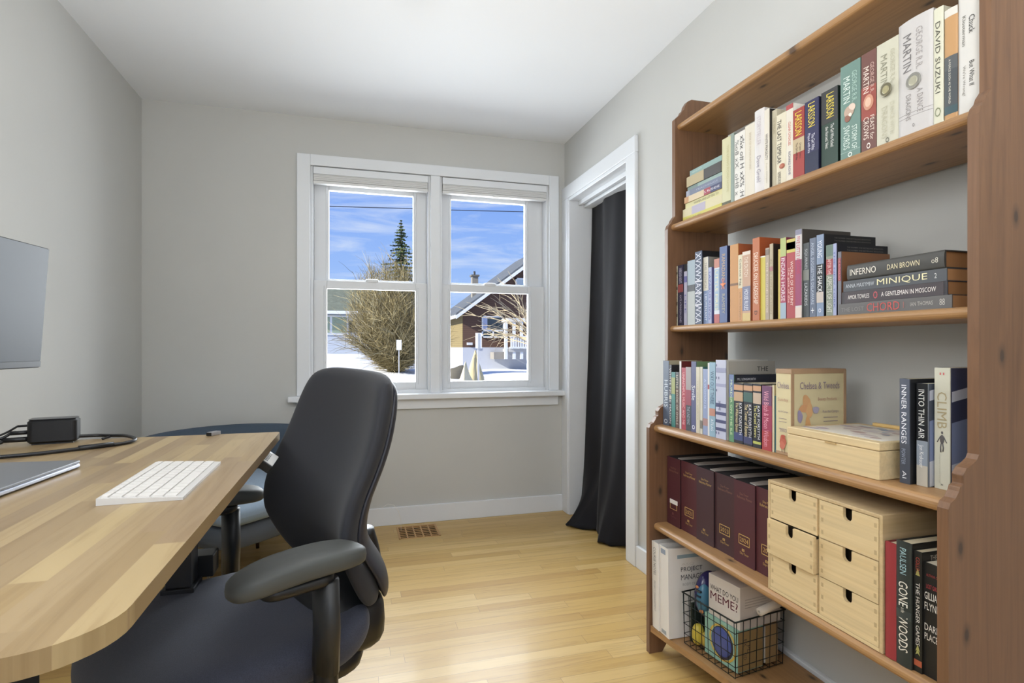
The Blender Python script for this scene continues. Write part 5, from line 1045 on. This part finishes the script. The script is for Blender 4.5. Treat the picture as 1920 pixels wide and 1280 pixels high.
# bare tree before the brown house
bt = thing('bare_tree', W(1004, 690, 26), 'bare pale-branched tree reaching in front of the brown house', 'tree')
pb2 = mat('b9a98a', .9); m = MB(); m3 = MB(); b0 = W(1006, 690, 26); b0.z = gz(b0.x, 26)-.1
m.tube([b0, b0+Vector((-.1, 0, 1.2)), b0+Vector((-.15, 0, 2.4))], .13, pb2, 8, r1=.09); top = b0+Vector((-.15, 0, 1.6))
for i in range(26):
    a = math.pi+random.uniform(-1.3, 1.3); tilt = random.uniform(.5, 1.25); d = Vector((math.cos(a)*math.sin(tilt), math.sin(a)*math.sin(tilt), math.cos(tilt)*.8))
    pts, dd = twig(m3, top+Vector((0, 0, random.uniform(-.2, .8))), d, random.uniform(1.8, 3.1), .032, pb2, 6, grav=.03)
    for q in range(6):
        k = random.randint(2, 6); dq = (dd+Vector((random.uniform(-1, 1), random.uniform(-1, 1), random.uniform(-.8, .8)))*.7)
        twig(m3, pts[k], dq, random.uniform(.5, 1.2), .015, pb2, 4, grav=.05)
m.build('trunk', bt); m3.build('branches', bt)
# signs, wrapped shrubs, stone
def gp(px, Y, dz=0):
    p = W(px, 700, Y); p.z = gz(p.x, Y)+dz; return p
s1 = gp(748, 20); o = thing('marker_sign', s1, 'small blank white sign on a thin post in front of the bush', 'sign')
zt = W(748, 637, 20).z; m = MB().box((s1.x-.012, 19.99, s1.z-.2), (s1.x+.012, 20.01, zt), WT).build('post', o)
MB().box((s1.x-.085, 19.96, W(748, 656, 20).z), (s1.x+.085, 19.99, zt), mat('f0f0ee', .6)).build('sign_plate', o)
s2 = gp(897, 17); o = thing('marker_post', s2, 'white board with a grey stripe on a post beside the wrapped shrub', 'post')
zt = W(896, 624, 17).z; zb = W(896, 653, 17).z; MB().box((s2.x-.03, 16.98, s2.z-.2), (s2.x+.03, 17.02, zt), mat('b9b9bc', .6)).build('post', o)
m = MB().box((s2.x-.095, 16.94, zb), (s2.x+.095, 16.98, zt), mat('eeeeee', .6)).build('board', o)
MB().box((s2.x-.03, 16.93, zb), (s2.x+.03, 16.94, zt-.02), mat('a5a7ab', .6)).build('stripe', o)
bl = [mat('d8ccaa', .9), mat('c9b98f', .9)]
for i, (px_, Y, hh, rr, lab) in enumerate([(870, 17.0, 1.0, .34, 'cream burlap-wrapped shrub with a peaked top left of the white board'), (889, 17.9, 1.3, .34, 'taller cream burlap-wrapped shrub right against the white board post')]):
    p = gp(px_, Y, -.03); m = MB(); n = 26; rings = [(0, 1.0), (.2, .95), (.45, .72), (.7, .40), (.88, .2), (1.0, .05)]
    vs = []
    for z_, q in rings:
        for j in range(n):
            a = 2*math.pi*j/n; k = 1+.18*math.sin(3*a+i*2+z_*2)+.09*math.sin(7*a+z_*5); top_ = hh*z_*(1+.12*math.sin(2*a+i)*(z_ > .6))
            vs.append((p.x+rr*q*k*math.cos(a)+.05*z_, p.y+rr*q*k*math.sin(a), p.z+top_))
    fs = [(r_*n+j, r_*n+(j+1) % n, (r_+1)*n+(j+1) % n, (r_+1)*n+j) for r_ in range(5) for j in range(n)]+[tuple(5*n+j for j in range(n))]
    m.add(vs, fs, bl[i], True); o = m.build('wrapped_shrub'); tag(o, lab, 'shrub')
p = gp(860, 26); m = MB(); m.sq((p.x, p.y, p.z+.2), (.5, .4, .42), mat('5a564c', .9), .9, .9, 14, 8, fn=lambda x, y, z: (x*(1+.12*math.sin(z*9)), y, z*(1+.15*math.sin(x*8)))); o = m.build('shrub_stump'); tag(o, 'dark rounded clump in the snow by the corner of the brown house', 'clump')
pw = [W(600, 386, 15), W(700, 389, 15), W(773, 391, 15), W(860, 394, 15), W(985, 397, 15), W(1060, 398, 15)]; pw = [pw[0]+(pw[0]-pw[1])*4]+pw+[pw[-1]+(pw[-1]-pw[-2])*6]
m = MB().tube(pw, .011, mat('2a2c34', .6), 6); o = m.build('power_line'); tag(o, 'dark power line crossing the sky outside the window', 'power line')
